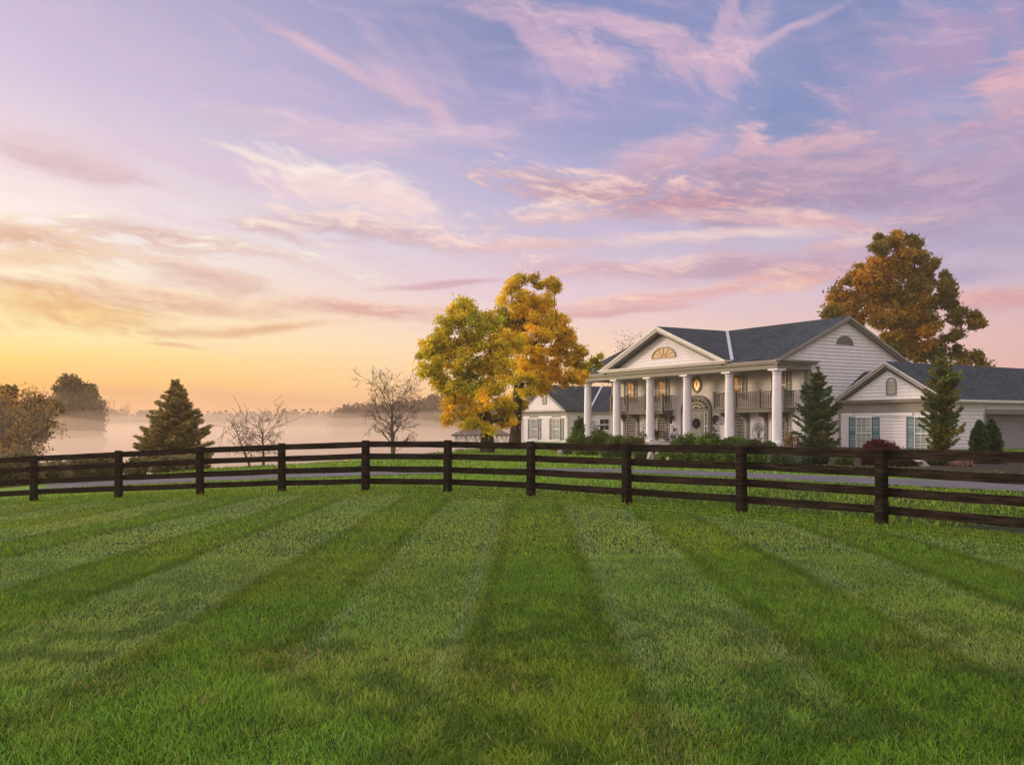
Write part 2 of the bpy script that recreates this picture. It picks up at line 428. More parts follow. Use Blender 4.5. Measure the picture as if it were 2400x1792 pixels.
def shingle():
    m_ = bpy.data.materials.new('roof_shingles'); m_.use_nodes = True
    q = NG(m_.node_tree); bs = q.n['Principled BSDF']; t = q.new('ShaderNodeTexCoord')
    x, y, z = q.sep(t.outputs['Object'])
    row = q.m('FLOOR', q.m('MULTIPLY', z, 13.0))
    cell = q.comb(q.m('FLOOR', q.m('ADD', q.m('MULTIPLY', x, 3.0), q.m('MULTIPLY', row, 0.37))), q.m('FLOOR', q.m('ADD', q.m('MULTIPLY', y, 3.0), q.m('MULTIPLY', row, 0.61))), row)
    wn = q.new('ShaderNodeTexWhiteNoise'); wn.noise_dimensions = '3D'; q.l.new(cell, wn.inputs['Vector'])
    f = q.m('ADD', q.m('MULTIPLY', wn.outputs['Value'], 0.55), q.m('MULTIPLY', q.noise(t.outputs['Object'], 0.7, 4), 0.6))
    c = q.mix(q.rng(f, 0.2, 0.95), (0.010, 0.017, 0.024, 1), (0.038, 0.050, 0.062, 1))
    q.l.new(c, bs.inputs['Base Color']); bs.inputs['Roughness'].default_value = 0.9; bs.inputs['Specular IOR Level'].default_value = 0.08
    b = q.new('ShaderNodeBump'); b.inputs['Strength'].default_value = 0.6; b.inputs['Distance'].default_value = 0.02
    q.l.new(q.m('ADD', q.m('FRACT', q.m('MULTIPLY', z, -13.0)), q.m('MULTIPLY', wn.outputs['Value'], 0.5)), b.inputs['Height']); q.l.new(b.outputs[0], bs.inputs['Normal'])
    return m_
M_ROOF = shingle()

def glass(name, dark, refl=0.35, warm=None, spec=.8):
    m_ = bpy.data.materials.new(name); m_.use_nodes = True
    q = NG(m_.node_tree); bs = q.n['Principled BSDF']; t = q.new('ShaderNodeTexCoord')
    c = q.mix(q.rng(q.noise(t.outputs['Object'], 1.6, 4), 0.35, 0.7), (*dark, 1), (*(warm or [v * 1.8 for v in dark]), 1))
    q.l.new(c, bs.inputs['Base Color'])
    bs.inputs['Roughness'].default_value = 0.06; bs.inputs['Specular IOR Level'].default_value = spec
    bs.inputs['Metallic'].default_value = refl
    b = q.new('ShaderNodeBump'); b.inputs['Strength'].default_value = 0.08; b.inputs['Distance'].default_value = 0.02
    q.l.new(q.noise(t.outputs['Object'], 3.0, 2), b.inputs['Height']); q.l.new(b.outputs[0], bs.inputs['Normal'])
    return m_
M_GLASS = glass('window_glass', (0.010, 0.012, 0.011), 0.0, (0.022, 0.022, 0.020), spec=.25)
M_GLASSW = glass('warm_window_glass', (0.20, 0.12, 0.06), 0.45, (0.6, 0.38, 0.18))  # warm tint stands in for gold mirrored in the upper windows
M_GLASSG = glass('grey_green_glass', (0.13, 0.19, 0.165), 0.0, (0.22, 0.27, 0.22))  # grey-green panes, mottled at random

def fence_wood():
    m_ = bpy.data.materials.new('creosote_wood'); m_.use_nodes = True
    q = NG(m_.node_tree); bs = q.n['Principled BSDF']; t = q.new('ShaderNodeTexCoord')
    x, y, z = q.sep(t.outputs['Object'])
    st = q.comb(q.m('MULTIPLY', x, 1.6), q.m('MULTIPLY', y, 1.6), q.m('MULTIPLY', z, 22.0))
    n1 = q.noise(st, 1.0, 7, 0.7)
    n2 = q.noise(t.outputs['Object'], 2.2, 6, 0.7)
    n3 = q.noise(t.outputs['Object'], 26.0, 4, 0.7)
    c = q.mix(q.rng(n1, 0.36, 0.68), (0.005, 0.004, 0.003, 1), (0.034, 0.025, 0.018, 1))
    c = q.mix(q.rng(n3, 0.62, 0.72, 0.0, 0.7), c, (0.075, 0.055, 0.038, 1))
    c = q.mix(q.rng(n2, 0.55, 0.75, 0.0, 0.5), c, (0.034, 0.034, 0.018, 1))
    q.l.new(c, bs.inputs['Base Color']); bs.inputs['Roughness'].default_value = 0.9; bs.inputs['Specular IOR Level'].default_value = 0.05
    b = q.new('ShaderNodeBump'); b.inputs['Strength'].default_value = 0.9; b.inputs['Distance'].default_value = 0.012
    q.l.new(q.noise(t.outputs['Object'], 30.0, 5, 0.7), b.inputs['Height']); q.l.new(b.outputs[0], bs.inputs['Normal'])
    return m_
M_FENCE = fence_wood()

# ------------------------------------------------------------------ numpy value noise
_rs = np.random.RandomState(11)
_tab = _rs.rand(256, 256)
def vnoise(x, y):
    xi = np.floor(x).astype(int); yi = np.floor(y).astype(int)
    fx = x - xi; fy = y - yi
    fx = fx * fx * (3 - 2 * fx); fy = fy * fy * (3 - 2 * fy)
    a = _tab[xi & 255, yi & 255]; b = _tab[(xi + 1) & 255, yi & 255]
    c = _tab[xi & 255, (yi + 1) & 255]; d = _tab[(xi + 1) & 255, (yi + 1) & 255]
    return (a * (1 - fx) + b * fx) * (1 - fy) + (c * (1 - fx) + d * fx) * fy
def fbm(x, y, o=4):
    s = 0; a = 0.5; t = 0
    for k in range(o):
        s = s + a * vnoise(x * 2 ** k + 17.3 * k, y * 2 ** k + 9.1 * k); t += a; a *= 0.5
    return s / t

# ------------------------------------------------------------------ terrain
CREST_T = np.array([(-900 - 1200) / F, (0 - 1200) / F, (300 - 1200) / F, (497 - 1200) / F, (715 - 1200) / F, (900 - 1200) / F, (1090 - 1200) / F, (1180 - 1200) / F, (1300 - 1200) / F, (1600 - 1200) / F, 3.0])
CREST_Y = np.array([40, 41.5, 46, 52, 52, 55, 66, 84, 125, 175, 190])
WATER_Z = -2.7
def smooth(e0, e1, v):
    t = np.clip((v - e0) / (e1 - e0), 0, 1); return t * t * (3 - 2 * t)
def ground(x, y):
    x = np.asarray(x, float); y = np.asarray(y, float)
    yy = np.maximum(y, 4.0)
    fall = np.where(x < -3, -0.5 * (np.maximum(-x - 3, 0) / 11.4) ** 1.25, 0.0)
    fall = np.maximum(fall, -1.1) * smooth(8, 24, y)
    t = x / yy
    yc = np.interp(t, CREST_T, CREST_Y)
    drop = smooth(0, 26, y - yc) * 3.6 + np.clip((y - yc) / 200, 0, 1) * 1.0
    z = fall - drop
    far = smooth(235, 275, y + 0.12 * x + 8 * np.sin(x / 31.0)) * 6.5
    z = z + far
    z = z + 0.05 * (fbm(x * 0.35 + 50, y * 0.35 + 50, 3) - 0.5) * smooth(5, 9, y) * (1 - 0.8 * smooth(20, 30, y))
    return z
def gz(x, y): return float(ground(x, y))

def axis(segs):
    out = []
    for a, b, n in segs: out += list(np.linspace(a, b, n, endpoint=False))
    out.append(segs[-1][1]); return np.array(out)
gx = axis([(-480, -120, 16), (-120, -40, 32), (-40, 40, 160), (40, 120, 32), (120, 480, 16)])
gy = axis([(-60, 0, 10), (0, 70, 175), (70, 300, 150), (300, 420, 10)])
GX, GY = np.meshgrid(gx, gy)
GZ = ground(GX, GY)
nx, ny = len(gx), len(gy)
vv = np.stack([GX.ravel(), GY.ravel(), GZ.ravel()], 1)
ii = (np.arange(ny - 1)[:, None] * nx + np.arange(nx - 1)[None, :]).ravel()
lp = np.stack([ii, ii + 1, ii + nx + 1, ii + nx], 1).ravel()

PERIOD, CEN = 2.62, 0.10
def fence_Y(x):
    return np.interp(x, FX, FY)

def ground_mat():
    m_ = bpy.data.materials.new('lawn_ground'); m_.use_nodes = True
    q = NG(m_.node_tree); bs = q.n['Principled BSDF']; t = q.new('ShaderNodeTexCoord')
    x, y, z = q.sep(t.outputs['Object'])
    n1 = q.noise(t.outputs['Object'], 0.5, 5, 0.6)
    n2 = q.noise(t.outputs['Object'], 9.0, 6, 0.7)
    c = q.mix(q.rng(n1, 0.35, 0.7), (0.10, 0.19, 0.018, 1), (0.16, 0.25, 0.03, 1))
    c = q.mix(q.rng(n2, 0.35, 0.75, 0.0, 0.6), c, (0.08, 0.16, 0.02, 1))
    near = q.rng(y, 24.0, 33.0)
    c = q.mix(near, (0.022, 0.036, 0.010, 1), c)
    farc = q.mix(q.rng(n1, 0.4, 0.6), (0.05, 0.055, 0.02, 1), (0.08, 0.06, 0.03, 1))
    c = q.mix(q.rng(y, 180.0, 240.0), c, farc)
    q.l.new(c, bs.inputs['Base Color']); bs.inputs['Roughness'].default_value = 0.95; bs.inputs['Specular IOR Level'].default_value = 0.1
    b = q.new('ShaderNodeBump'); b.inputs['Strength'].default_value = 1.0; b.inputs['Distance'].default_value = 0.06
    q.l.new(q.noise(t.outputs['Object'], 14.0, 6, 0.7), b.inputs['Height']); q.l.new(b.outputs[0], bs.inputs['Normal'])
    return m_
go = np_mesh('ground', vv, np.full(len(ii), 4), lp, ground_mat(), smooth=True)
tag(go, kind='structure')

# water
def water_mat():
    m_ = bpy.data.materials.new('lake_water'); m_.use_nodes = True
    q = NG(m_.node_tree); bs = q.n['Principled BSDF']; t = q.new('ShaderNodeTexCoord')
    bs.inputs['Base Color'].default_value = (0.05, 0.055, 0.06, 1)
    bs.inputs['Roughness'].default_value = 0.12; bs.inputs['IOR'].default_value = 1.33; bs.inputs['Specular IOR Level'].default_value = 0.9
    b = q.new('ShaderNodeBump'); b.inputs['Strength'].default_value = 0.15; b.inputs['Distance'].default_value = 0.05
    q.l.new(q.noise(t.outputs['Object'], 0.8, 3), b.inputs['Height']); q.l.new(b.outputs[0], bs.inputs['Normal'])
    return m_
wm = MB(); wm.face([(-420, 45, WATER_Z), (420, 45, WATER_Z), (420, 330, WATER_Z), (-420, 330, WATER_Z)])
tag(wm.build('lake', water_mat()), kind='structure')

# road
near_e = [(-500, 1182), (0, 1152), (300, 1137), (600, 1124), (847, 1116), (1040, 1110.5), (1122, 1109), (1200, 1108), (1325, 1106.5), (1458, 1108), (1600, 1114), (1752, 1121), (1889, 1129), (2084, 1138), (2250, 1146), (2400, 1154), (2900, 1190)]
far_e = [(-500, 1167), (0, 1140), (300, 1126), (600, 1113), (847, 1106), (1040, 1101.5), (1122, 1100), (1200, 1099), (1325, 1098), (1458, 1099.5), (1600, 1103), (1752, 1109), (1889, 1114), (2084, 1122), (2250, 1128), (2400, 1135), (2900, 1160)]
def hit(px, py):
    t = (px - CX) / F; s_ = (HY - py) / F
    Y = 10.0
    for _ in range(4000):
        if EY + s_ * Y <= gz(t * Y, Y): break
        Y += 0.03
    return (t * Y, Y)
def edge_pts(e, n=90):
    xs = np.linspace(e[0][0], e[-1][0], n)
    ys = np.interp(xs, [p[0] for p in e], [p[1] for p in e])
    k = np.array([1, 2, 3, 2, 1.0]); k /= k.sum()
    ysm = np.convolve(np.pad(ys, 2, mode='edge'), k, 'valid')
    return [hit(a, b) for a, b in zip(xs, ysm)]
RN, RF = edge_pts(near_e), edge_pts(far_e)
rv, rl = [], []
K = 7
for i in range(len(RN)):
    for k in range(K):
        f = k / (K - 1); x = RN[i][0] * (1 - f) + RF[i][0] * f; y = RN[i][1] * (1 - f) + RF[i][1] * f
        rv.append((x, y, gz(x, y) + 0.03 + 0.02 * math.sin(f * math.pi)))
for i in range(len(RN) - 1):
    for k in range(K - 1):
        a = i * K + k; rl += [a, a + K, a + K + 1, a + 1]
M_ROAD = mat('asphalt', (0.085, 0.083, 0.088), 0.8, 0.25, 0.12, 0.6, 0.3, 30.0)
tag(np_mesh('road', rv, [4] * (len(rl) // 4), rl, M_ROAD, smooth=True), kind='structure')
RNx = np.array([p[0] for p in RN]); RNy = np.array([p[1] for p in RN]); RFx = np.array([p[0] for p in RF]); RFy = np.array([p[1] for p in RF])

# driveway apron in front of the garage
dv = MB()
# ------------------------------------------------------------------ fence
P = [(-420, 1095, 1195, 27.5), (-290, 1088, 1190, 28.0), (-105, 1079, 1183, 28.5), (79, 1069, 1175, None), (278, 1059, 1168, None), (469, 1049, 1162, None), (661, 1043, 1154.5, None), (857, 1036, 1152, None), (1049, 1033, 1152, None), (1244, 1033, 1159.5, None), (1469, 1035, 1175, None), (1738, 1043, 1198, None), (2066, 1050, 1228, None), (2490, 1062, 1278, None), (3060, 1080, 1350, None)]
hts = {79: 106.5, 278: 109, 469: 112, 661: 113, 857: 116, 1049: 119.5, 1244: 127, 1469: 140, 1738: 156, 2066: 178, 2490: 214, 3060: 268}
posts = []
for (px, yt, yb, Y) in P:
    if Y is None: Y = 1.37 * F / hts[px]
    posts.append(((px - CX) / F * Y, Y))
FX = [p[0] for p in posts]; FY = [p[1] for p in posts]
fr = empty('board_fence', (posts[8][0], posts[8][1], gz(*posts[8])), 'dark brown four-board paddock fence curving across the lawn in front of the house', 'fence')
fo = Vector(fr.location)
def rel(p): return Vector(p) - fo
rnd = random.Random(3)
ptop = []
for i, (x, y) in enumerate(posts):
    z = gz(x, y)
    a = posts[max(i - 1, 0)]; b = posts[min(i + 1, len(posts) - 1)]
    d = Vector((b[0] - a[0], b[1] - a[1], 0)).normalized(); n = Vector((d.y, -d.x, 0))   # n points towards the camera side
    w = 0.095
    m_ = MB(); c = rel((x, y, z))
    lx, ly = rnd.uniform(-.012, .012), rnd.uniform(-.012, .012)
    prof = [(1, 1), (1, -1), (-1, -1), (-1, 1)]
    oct_ = []
    ch = 0.72
    for (sx, sy) in ((1, ch), (1, -ch), (ch, -1), (-ch, -1), (-1, -ch), (-1, ch), (-ch, 1), (ch, 1)):
        oct_.append(d * (w * sx) + n * (w * sy))
    rings = []
    for (h, sc) in ((-0.3, 1.05), (0.0, 1.05), (0.5, 1.0), (1.0, 0.98), (1.37, 0.96), (1.395, 0.75)):
        rings.append([c + o * sc * (1 + rnd.uniform(-.03, .03)) + Vector((lx * h, ly * h, h)) for o in oct_])
    base_i = len(m_.v)
    for r_ in rings: m_.v += [tuple(q) for q in r_]
    for k in range(len(rings) - 1):
        for j in range(8):
            jj = (j + 1) % 8
            m_.f.append((k * 8 + j, k * 8 + jj, (k + 1) * 8 + jj, (k + 1) * 8 + j))
    m_.f.append(tuple((len(rings) - 1) * 8 + j for j in range(8)))
    m_.build('post', M_FENCE, fr)
    ptop.append((Vector((x, y, z)), n, d))
for i in range(len(posts) - 1):
    (a, na, da), (b, nb, db) = ptop[i], ptop[i + 1]
    for (zt, zb) in ((1.365, 1.20), (1.035, 0.875), (0.68, 0.52), (0.345, 0.19)):
        m_ = MB()
        seg = 8; loops_ = []
        th = 0.022
        j1, j2 = rnd.uniform(-.012, .012), rnd.uniform(-.012, .012)
        sag = rnd.uniform(-0.012, 0.004)
        for k in range(seg + 1):
            f = k / seg
            p = a.lerp(b, f); n = na.lerp(nb, f).normalized()
            off = -n * (0.095 + th + 0.002)
            j = j1 * (1 - f) + j2 * f + sag * math.sin(f * math.pi)
            wv = rnd.uniform(-.004, .004)
            q = rel(p) + off
            loops_.append([q + n * th + Vector((0, 0, zb + j + wv)), q - n * th + Vector((0, 0, zb + j + wv)), q - n * th + Vector((0, 0, zt + j - wv)), q + n * th + Vector((0, 0, zt + j - wv))])
        for L in loops_: m_.v += [tuple(v) for v in L]
        for k in range(seg):
            for c_ in range(4):
                d_ = (c_ + 1) % 4
                m_.f.append((k * 4 + c_, k * 4 + d_, (k + 1) * 4 + d_, (k + 1) * 4 + c_))
        m_.f.append((0, 1, 2, 3)); m_.f.append(tuple(seg * 4 + q for q in (3, 2, 1, 0)))
        m_.build('rail', M_FENCE, fr)

# ------------------------------------------------------------------ lawn grass
def grass(name, n, y0, y1, hgt, wid, stripes=True, label='', power=1.0, xmargin=2.0, clip=None):
    rs = np.random.RandomState(hash(name) % 1000 if False else len(name) * 7 + n % 97)
    # sample positions uniformly on ground in a wedge in front of the viewpoint, density falling with distance
    u = rs.rand(n)
    e = power
    Y = (y0 ** e + u * (y1 ** e - y0 ** e)) ** (1 / e)
    half = Y * 0.60 + xmargin
    X = (rs.rand(n) * 2 - 1) * half
    if clip is not None:
        k = clip(X, Y); X, Y = X[k], Y[k]
    n = len(X)
    Z = ground(X, Y)
    fY = fence_Y(X)
    # mower bands, pale and dark sheen painted into the blade colour
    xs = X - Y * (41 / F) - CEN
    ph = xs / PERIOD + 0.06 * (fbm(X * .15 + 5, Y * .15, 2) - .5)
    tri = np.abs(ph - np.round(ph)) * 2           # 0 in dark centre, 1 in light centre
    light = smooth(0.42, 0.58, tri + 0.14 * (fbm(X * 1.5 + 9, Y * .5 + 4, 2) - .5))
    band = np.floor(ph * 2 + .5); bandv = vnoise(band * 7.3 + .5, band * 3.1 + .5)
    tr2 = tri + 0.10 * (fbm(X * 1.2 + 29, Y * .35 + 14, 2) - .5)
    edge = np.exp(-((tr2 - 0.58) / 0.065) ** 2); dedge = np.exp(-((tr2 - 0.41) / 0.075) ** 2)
    fencedist = fY - Y
    infence = smooth(2.4, 1.2, fencedist)
    stripe_on = (1 - infence) * smooth(4.6, 7.8, Y + 2.2 * (fbm(X * .5, Y * .5 + 31, 3) - .5)) * (1 - 0.25 * smooth(14, 22, np.abs(X)))
    if not stripes: stripe_on = stripe_on * 0
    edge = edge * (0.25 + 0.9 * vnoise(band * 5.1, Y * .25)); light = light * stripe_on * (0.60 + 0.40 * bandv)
    # patches
    p1 = fbm(X * 0.45 + 3, Y * 0.45 + 8, 4); p2 = fbm(X * 1.6 + 40, Y * 1.3 + 3, 4); p3 = fbm(X * 0.9 + 90, Y * 0.8 + 70, 3)
    h = hgt * (0.45 + 1.1 * rs.rand(n) ** 1.5) * (0.75 + 0.6 * p2) * (1 - 0.25 * light)
    nearf = smooth(9, 5.0, Y)
    h = h * (1 + 0.3 * nearf * smooth(0.45, 0.65, p1))
    # fine colour
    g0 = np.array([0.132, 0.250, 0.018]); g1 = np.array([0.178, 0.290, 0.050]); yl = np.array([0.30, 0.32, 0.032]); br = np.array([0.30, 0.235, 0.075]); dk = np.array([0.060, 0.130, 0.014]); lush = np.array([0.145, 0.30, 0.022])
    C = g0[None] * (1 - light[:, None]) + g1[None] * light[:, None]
    C = C * (1 - 0.34 * (dedge * stripe_on)[:, None]); C = C * (1 - 0.5 * (edge * stripe_on)[:, None]) + np.array([0.20, 0.28, 0.125])[None] * (0.5 * edge * stripe_on)[:, None]  # stripe edges: dark lines and grey highlights of the sheen, put in as colour
    def mixc(C, c, f): return C * (1 - f[:, None]) + c[None] * f[:, None]
    C = mixc(C, yl, 0.38 * smooth(0.42, 0.68, p1) * (0.5 + 0.5 * rs.rand(n)))
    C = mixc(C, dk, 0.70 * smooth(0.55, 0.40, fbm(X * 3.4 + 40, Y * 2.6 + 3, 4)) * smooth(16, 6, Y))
    C = mixc(C, lush, 0.7 * smooth(0.52, 0.66, p3) * smooth(14, 6, Y))
    brn = (rs.rand(n) < (0.04 + 0.22 * smooth(0.56, 0.68, fbm(X * 1.1 + 11, Y * 1.1 + 60, 4)) * smooth(12, 6, Y)))
    C = mixc(C, br, brn * 0.8)
    C = C * (0.45 + 1.1 * rs.rand(n))[:, None]
    # lean: away from the viewer on the pale bands, towards it on the dark ones, sideways clumps near
    clump = fbm(X * 2.3 + 7, Y * 2.3 + 19, 3) * 2 * np.pi * 2.2
    lx = 0.28 * np.cos(clump); ly = 0.22 * np.sin(clump)
    ly = ly + (light * 0.70 - 0.2 * stripe_on)
    lx = lx + 0.3 * stripe_on * (tri - .5)
    lx = lx + rs.randn(n) * 0.60; ly = ly + rs.randn(n) * 0.55
    # tracks of the mower parallel to the fence, sheen also painted in
    trk = np.sin(fencedist * 7.0) * smooth(3.6, 0.8, fencedist)
    C = C * (1 + 0.28 * trk)[:, None]
    ly = ly + 0.5 * trk
    a = rs.rand(n) * 2 * np.pi
    wdt = wid * (0.7 + 0.6 * rs.rand(n))
    # blades mostly turned across the view so that they read as blades
    bx = np.cos(a); by = np.sin(a) * 0.6
    root = np.stack([X, Y, Z - 0.01], 1)
    sx = np.stack([bx * wdt, by * wdt, 0 * wdt], 1)
    ln = np.stack([lx * h, ly * h, 0 * h], 1)
    up = np.stack([0 * h, 0 * h, h], 1)
    mid_ = root + ln * 0.35 + up * 0.6
    tip = root + ln * 1.05 + up * (1.0 - 0.22 * np.minimum(1.6, np.hypot(lx, ly)))[:, None]
    V = np.empty((n, 5, 3), dtype=np.float32)
    V[:, 0] = root - sx; V[:, 1] = root + sx; V[:, 2] = mid_ + sx * 0.75; V[:, 3] = mid_ - sx * 0.75; V[:, 4] = tip
    CC = np.empty((n, 5, 3), dtype=np.float32)
    CC[:] = C[:, None, :]
    b5 = np.arange(n)[:, None] * 5
    loops = np.concatenate([b5 + 0, b5 + 1, b5 + 2, b5 + 3, b5 + 3, b5 + 2, b5 + 4], 1).ravel()
    sizes = np.tile([4, 3], n)
    o = np_mesh(name, V.reshape(-1, 3), sizes, loops, M_GRASS, cols=CC.reshape(-1, 3))
    tag(o, label, 'grass', kind='stuff')
    return o
M_GRASS = leaf_mat('grass_blade', 0.38, 0.55)
def before_road(X, Y):
    ry = np.interp(X, RNx, RNy)
    return Y < ry - 0.05
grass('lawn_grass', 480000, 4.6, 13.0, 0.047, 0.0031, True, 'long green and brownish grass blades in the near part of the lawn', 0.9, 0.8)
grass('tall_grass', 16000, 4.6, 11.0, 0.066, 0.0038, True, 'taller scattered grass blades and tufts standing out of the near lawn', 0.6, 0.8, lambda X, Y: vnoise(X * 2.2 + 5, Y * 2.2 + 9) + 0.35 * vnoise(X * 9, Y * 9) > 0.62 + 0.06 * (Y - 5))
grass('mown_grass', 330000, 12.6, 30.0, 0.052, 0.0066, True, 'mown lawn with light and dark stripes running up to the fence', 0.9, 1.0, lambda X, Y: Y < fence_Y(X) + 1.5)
grass('fence_line_grass', 60000, 16.5, 30.0, 0.12, 0.0075, False, 'longer uncut grass blades along the foot of the fence', 0.9, 1.0, lambda X, Y: np.abs(Y - fence_Y(X)) < 0.10 + 0.25 * vnoise(X * 3.1, X * 1.7))
def verge(X, Y):
    return (Y > fence_Y(X) + 0.6) & (Y < np.interp(X, RNx, RNy) - 0.05)
grass('verge_grass', 110000, 17.0, 42.0, 0.085, 0.013, False, 'bright green grass strip between the fence and the road', 0.9, 3.0, verge)
def lawn2(X, Y):
    t = X / Y
    return (Y > np.interp(X, RFx, RFy) + 0.05) & (Y < np.interp(t, CREST_T, CREST_Y) + 8)
grass('meadow_grass', 90000, 27.0, 78.0, 0.10, 0.026, False, 'green lawn rising beyond the road towards the house', 0.8, 3.0, lawn2)

# ------------------------------------------------------------------ plants
def leaves_mesh(name, pts, size, cols, mat_, parent, rs, flat=0.0, elong=1.6, dirs=None):
    n = len(pts)
    a = rs.randn(n, 3); a /= np.linalg.norm(a, axis=1)[:, None] + 1e-9
    if dirs is not None:
        a = dirs + 0.45 * a; a /= np.linalg.norm(a, axis=1)[:, None] + 1e-9
    b = rs.randn(n, 3); b -= (b * a).sum(1)[:, None] * a; b /= np.linalg.norm(b, axis=1)[:, None] + 1e-9
    s_ = size * (0.6 + 0.8 * rs.rand(n))[:, None]
    A = a * s_ * elong * 0.5; B = b * s_ * 0.5
    V = np.empty((n, 4, 3), dtype=np.float32)
    V[:, 0] = pts - A; V[:, 1] = pts + B * 0.8; V[:, 2] = pts + A; V[:, 3] = pts - B * 0.8
    CC = np.repeat(cols[:, None, :], 4, axis=1)
    return np_mesh(name, V.reshape(-1, 3), np.full(n, 4), np.arange(n * 4), mat_, parent, CC.reshape(-1, 3))

def limb(m_, a, b, r0, r1, rs, seg=5, bend=0.12, sides=6):
    a = np.array(a, float); b = np.array(b, float); L = np.linalg.norm(b - a)
    pts, rads = [], []
    o = rs.randn(3) * bend * L; o2 = rs.randn(3) * bend * L * .5
    for k in range(seg + 1):
        f = k / seg
        pts.append(a * (1 - f) + b * f + o * math.sin(f * math.pi) + o2 * math.sin(2 * f * math.pi)); rads.append(r0 * (1 - f) + r1 * f)
    m_.tube(pts, rads, sides)
    return pts

def broad_tree(name, label, cat, base_px, Y, base_z, trunk_top_px, r_trunk, blobs, nleaf, leaf, palette, seed, bark=None, group=None, depth=1.0, gap=0.5, fork=None, matl=None, sub_r=0.42, extra_twigs=True):
    """blobs: (px, py, r_px, colour index) at the tree's distance"""
    rs = np.random.RandomState(seed)
    base = np.array([(base_px - CX) / F * Y, Y, base_z])
    root = empty(name, base, label, cat, group)
    top = np.array(px3(trunk_top_px[0], trunk_top_px[1], Y))
    tm = MB()
    B0 = np.zeros(3); T0 = top - base
    pts = [B0 + np.array([0, 0, -0.4]), B0 + np.array([0, 0, 0.02]), B0 * .7 + T0 * .3 + rs.randn(3) * .08 * np.array([1, 1, 0]), B0 * .3 + T0 * .7 + rs.randn(3) * .1 * np.array([1, 1, 0]), T0]
    tm.tube(pts, [r_trunk * 1.5, r_trunk * 1.25, r_trunk, r_trunk * .85, r_trunk * .6], 10)
    C, Rr, CI = [], [], []
    for (bx, by, br, ci) in blobs:
        p = np.array(px3(bx, by, Y)) - base
        r = br / F * Y
        p[1] += rs.uniform(-1, 1) * depth * 1.6
        C.append(p); Rr.append(r); CI.append(ci)
    C = np.array(C); Rr = np.array(Rr)
    order = np.argsort(C[:, 2])
    nodes = [(T0, r_trunk * .6), (B0 * .35 + T0 * .65, r_trunk * .7)]
    for i in order:
        # branch from the nearest lower node
        best, bd = 0, 1e9
        for k, (p, r) in enumerate(nodes):
            d = np.linalg.norm(C[i] - p) + (3.0 if p[2] > C[i][2] + .2 else 0)
            if d < bd: bd, best = d, k
        p, r = nodes[best]
        r0 = max(0.035, r * .72); r1 = max(0.02, r0 * .5)
        bp = limb(tm, p, C[i], r0, r1, rs, 5, 0.07, 6)
        nodes.append((np.array(bp[3]), r0 * .75)); nodes.append((C[i], r1))
    # sub clusters
    SP, SR, SCI, SB = [], [], [], []
    tot = (Rr ** 2).sum()
    nsub = max(12, int(tot * 16.0 / (sub_r / .42) ** 2 * gap))
    for i in range(len(C)):
        k = max(4, int(nsub * Rr[i] ** 2 / tot))
        v = rs.randn(k, 3); v /= np.linalg.norm(v, axis=1)[:, None]
        rad = Rr[i] * (0.35 + 0.65 * rs.rand(k) ** 0.5)
        q = C[i] + v * rad[:, None] * np.array([1, depth, 1])
        for j in range(k):
            SP.append(q[j]); SR.append(sub_r * (0.6 + 0.8 * rs.rand())); SCI.append(CI[i])
            if extra_twigs and rs.rand() < 0.6:
                limb(tm, C[i] * .9 + q[j] * .1, q[j], 0.028, 0.010, rs, 3, 0.1, 4)
    SP = np.array(SP); SR = np.array(SR); SCI = np.array(SCI)
    tm.build('trunk', bark or M_BARK, root, True)
    per = max(3, nleaf // len(SP))
    idx = np.repeat(np.arange(len(SP)), per)
    off = rs.randn(len(idx), 3) * 0.52
    off[:, 2] *= 0.75
    pts = SP[idx] + off * SR[idx][:, None]
    pal = np.array(palette)
    cv = pal[SCI[idx]]
    br_sub = (0.72 + 0.56 * rs.rand(len(SP)))[idx]
    alt = pal[rs.randint(0, len(pal), len(SP))][idx]
    mixf = (rs.rand(len(SP)) < .3)[idx][:, None] * 0.6
    cv = (cv * (1 - mixf) + alt * mixf) * br_sub[:, None] * (0.75 + 0.5 * rs.rand(len(idx)))[:, None]
    leaves_mesh('crown', pts, leaf, cv, matl or M_LEAF, root, rs)
    return root

YEL = [(0.82, 0.56, 0.030), (0.76, 0.57, 0.032), (0.60, 0.50, 0.030), (0.43, 0.40, 0.03), (0.80, 0.50, 0.030), (0.58, 0.40, 0.03)]
# left (nearer) yellow maple: golden green upper, golden skirt
bl = []
for (x, y, r, c) in [(1085, 735, 34, 1), (1060, 775, 42, 2), (1110, 770, 42, 3), (1150, 760, 38, 3), (1030, 800, 36, 2), (1015, 840, 34, 2), (1050, 840, 44, 1), (1100, 830, 46, 2), (1150, 815, 46, 1), (1010, 880, 30, 2), (1050, 890, 36, 2), (1095, 885, 36, 3), (1140, 865, 42, 1), (1185, 850, 34, 1), (1010, 800, 20, 1), (1000, 868, 16, 2), (1085, 710, 16, 2), (1130, 905, 36, 3), (1170, 900, 36, 1), (1070, 930, 34, 0), (1100, 950, 36, 0), (1060, 955, 22, 4), (1140, 945, 34, 0), (1090, 985, 22, 0), (1180, 940, 32, 0), (1170, 980, 26, 0), (1150, 1000, 16, 1), (1050, 980, 14, 4), (1110, 990, 22, 1), (1195, 985, 14, 0), (1205, 800, 36, 0), (995, 822, 13, 2), (1075, 915, 26, 2), (1120, 965, 22, 1)]:
    bl.append((x, y, r * 0.88, c))
broad_tree('maple_tree', 'nearer golden-green maple with dark forked trunk left of the house, before the gazebo', 'tree', 1142, 62, gz((1142 - CX) / F * 62, 62), (1136, 925), 0.42, bl, 52000, 0.125, YEL, 5, group='golden autumn trees beside the left wing', gap=0.75, sub_r=.36)
bl = []
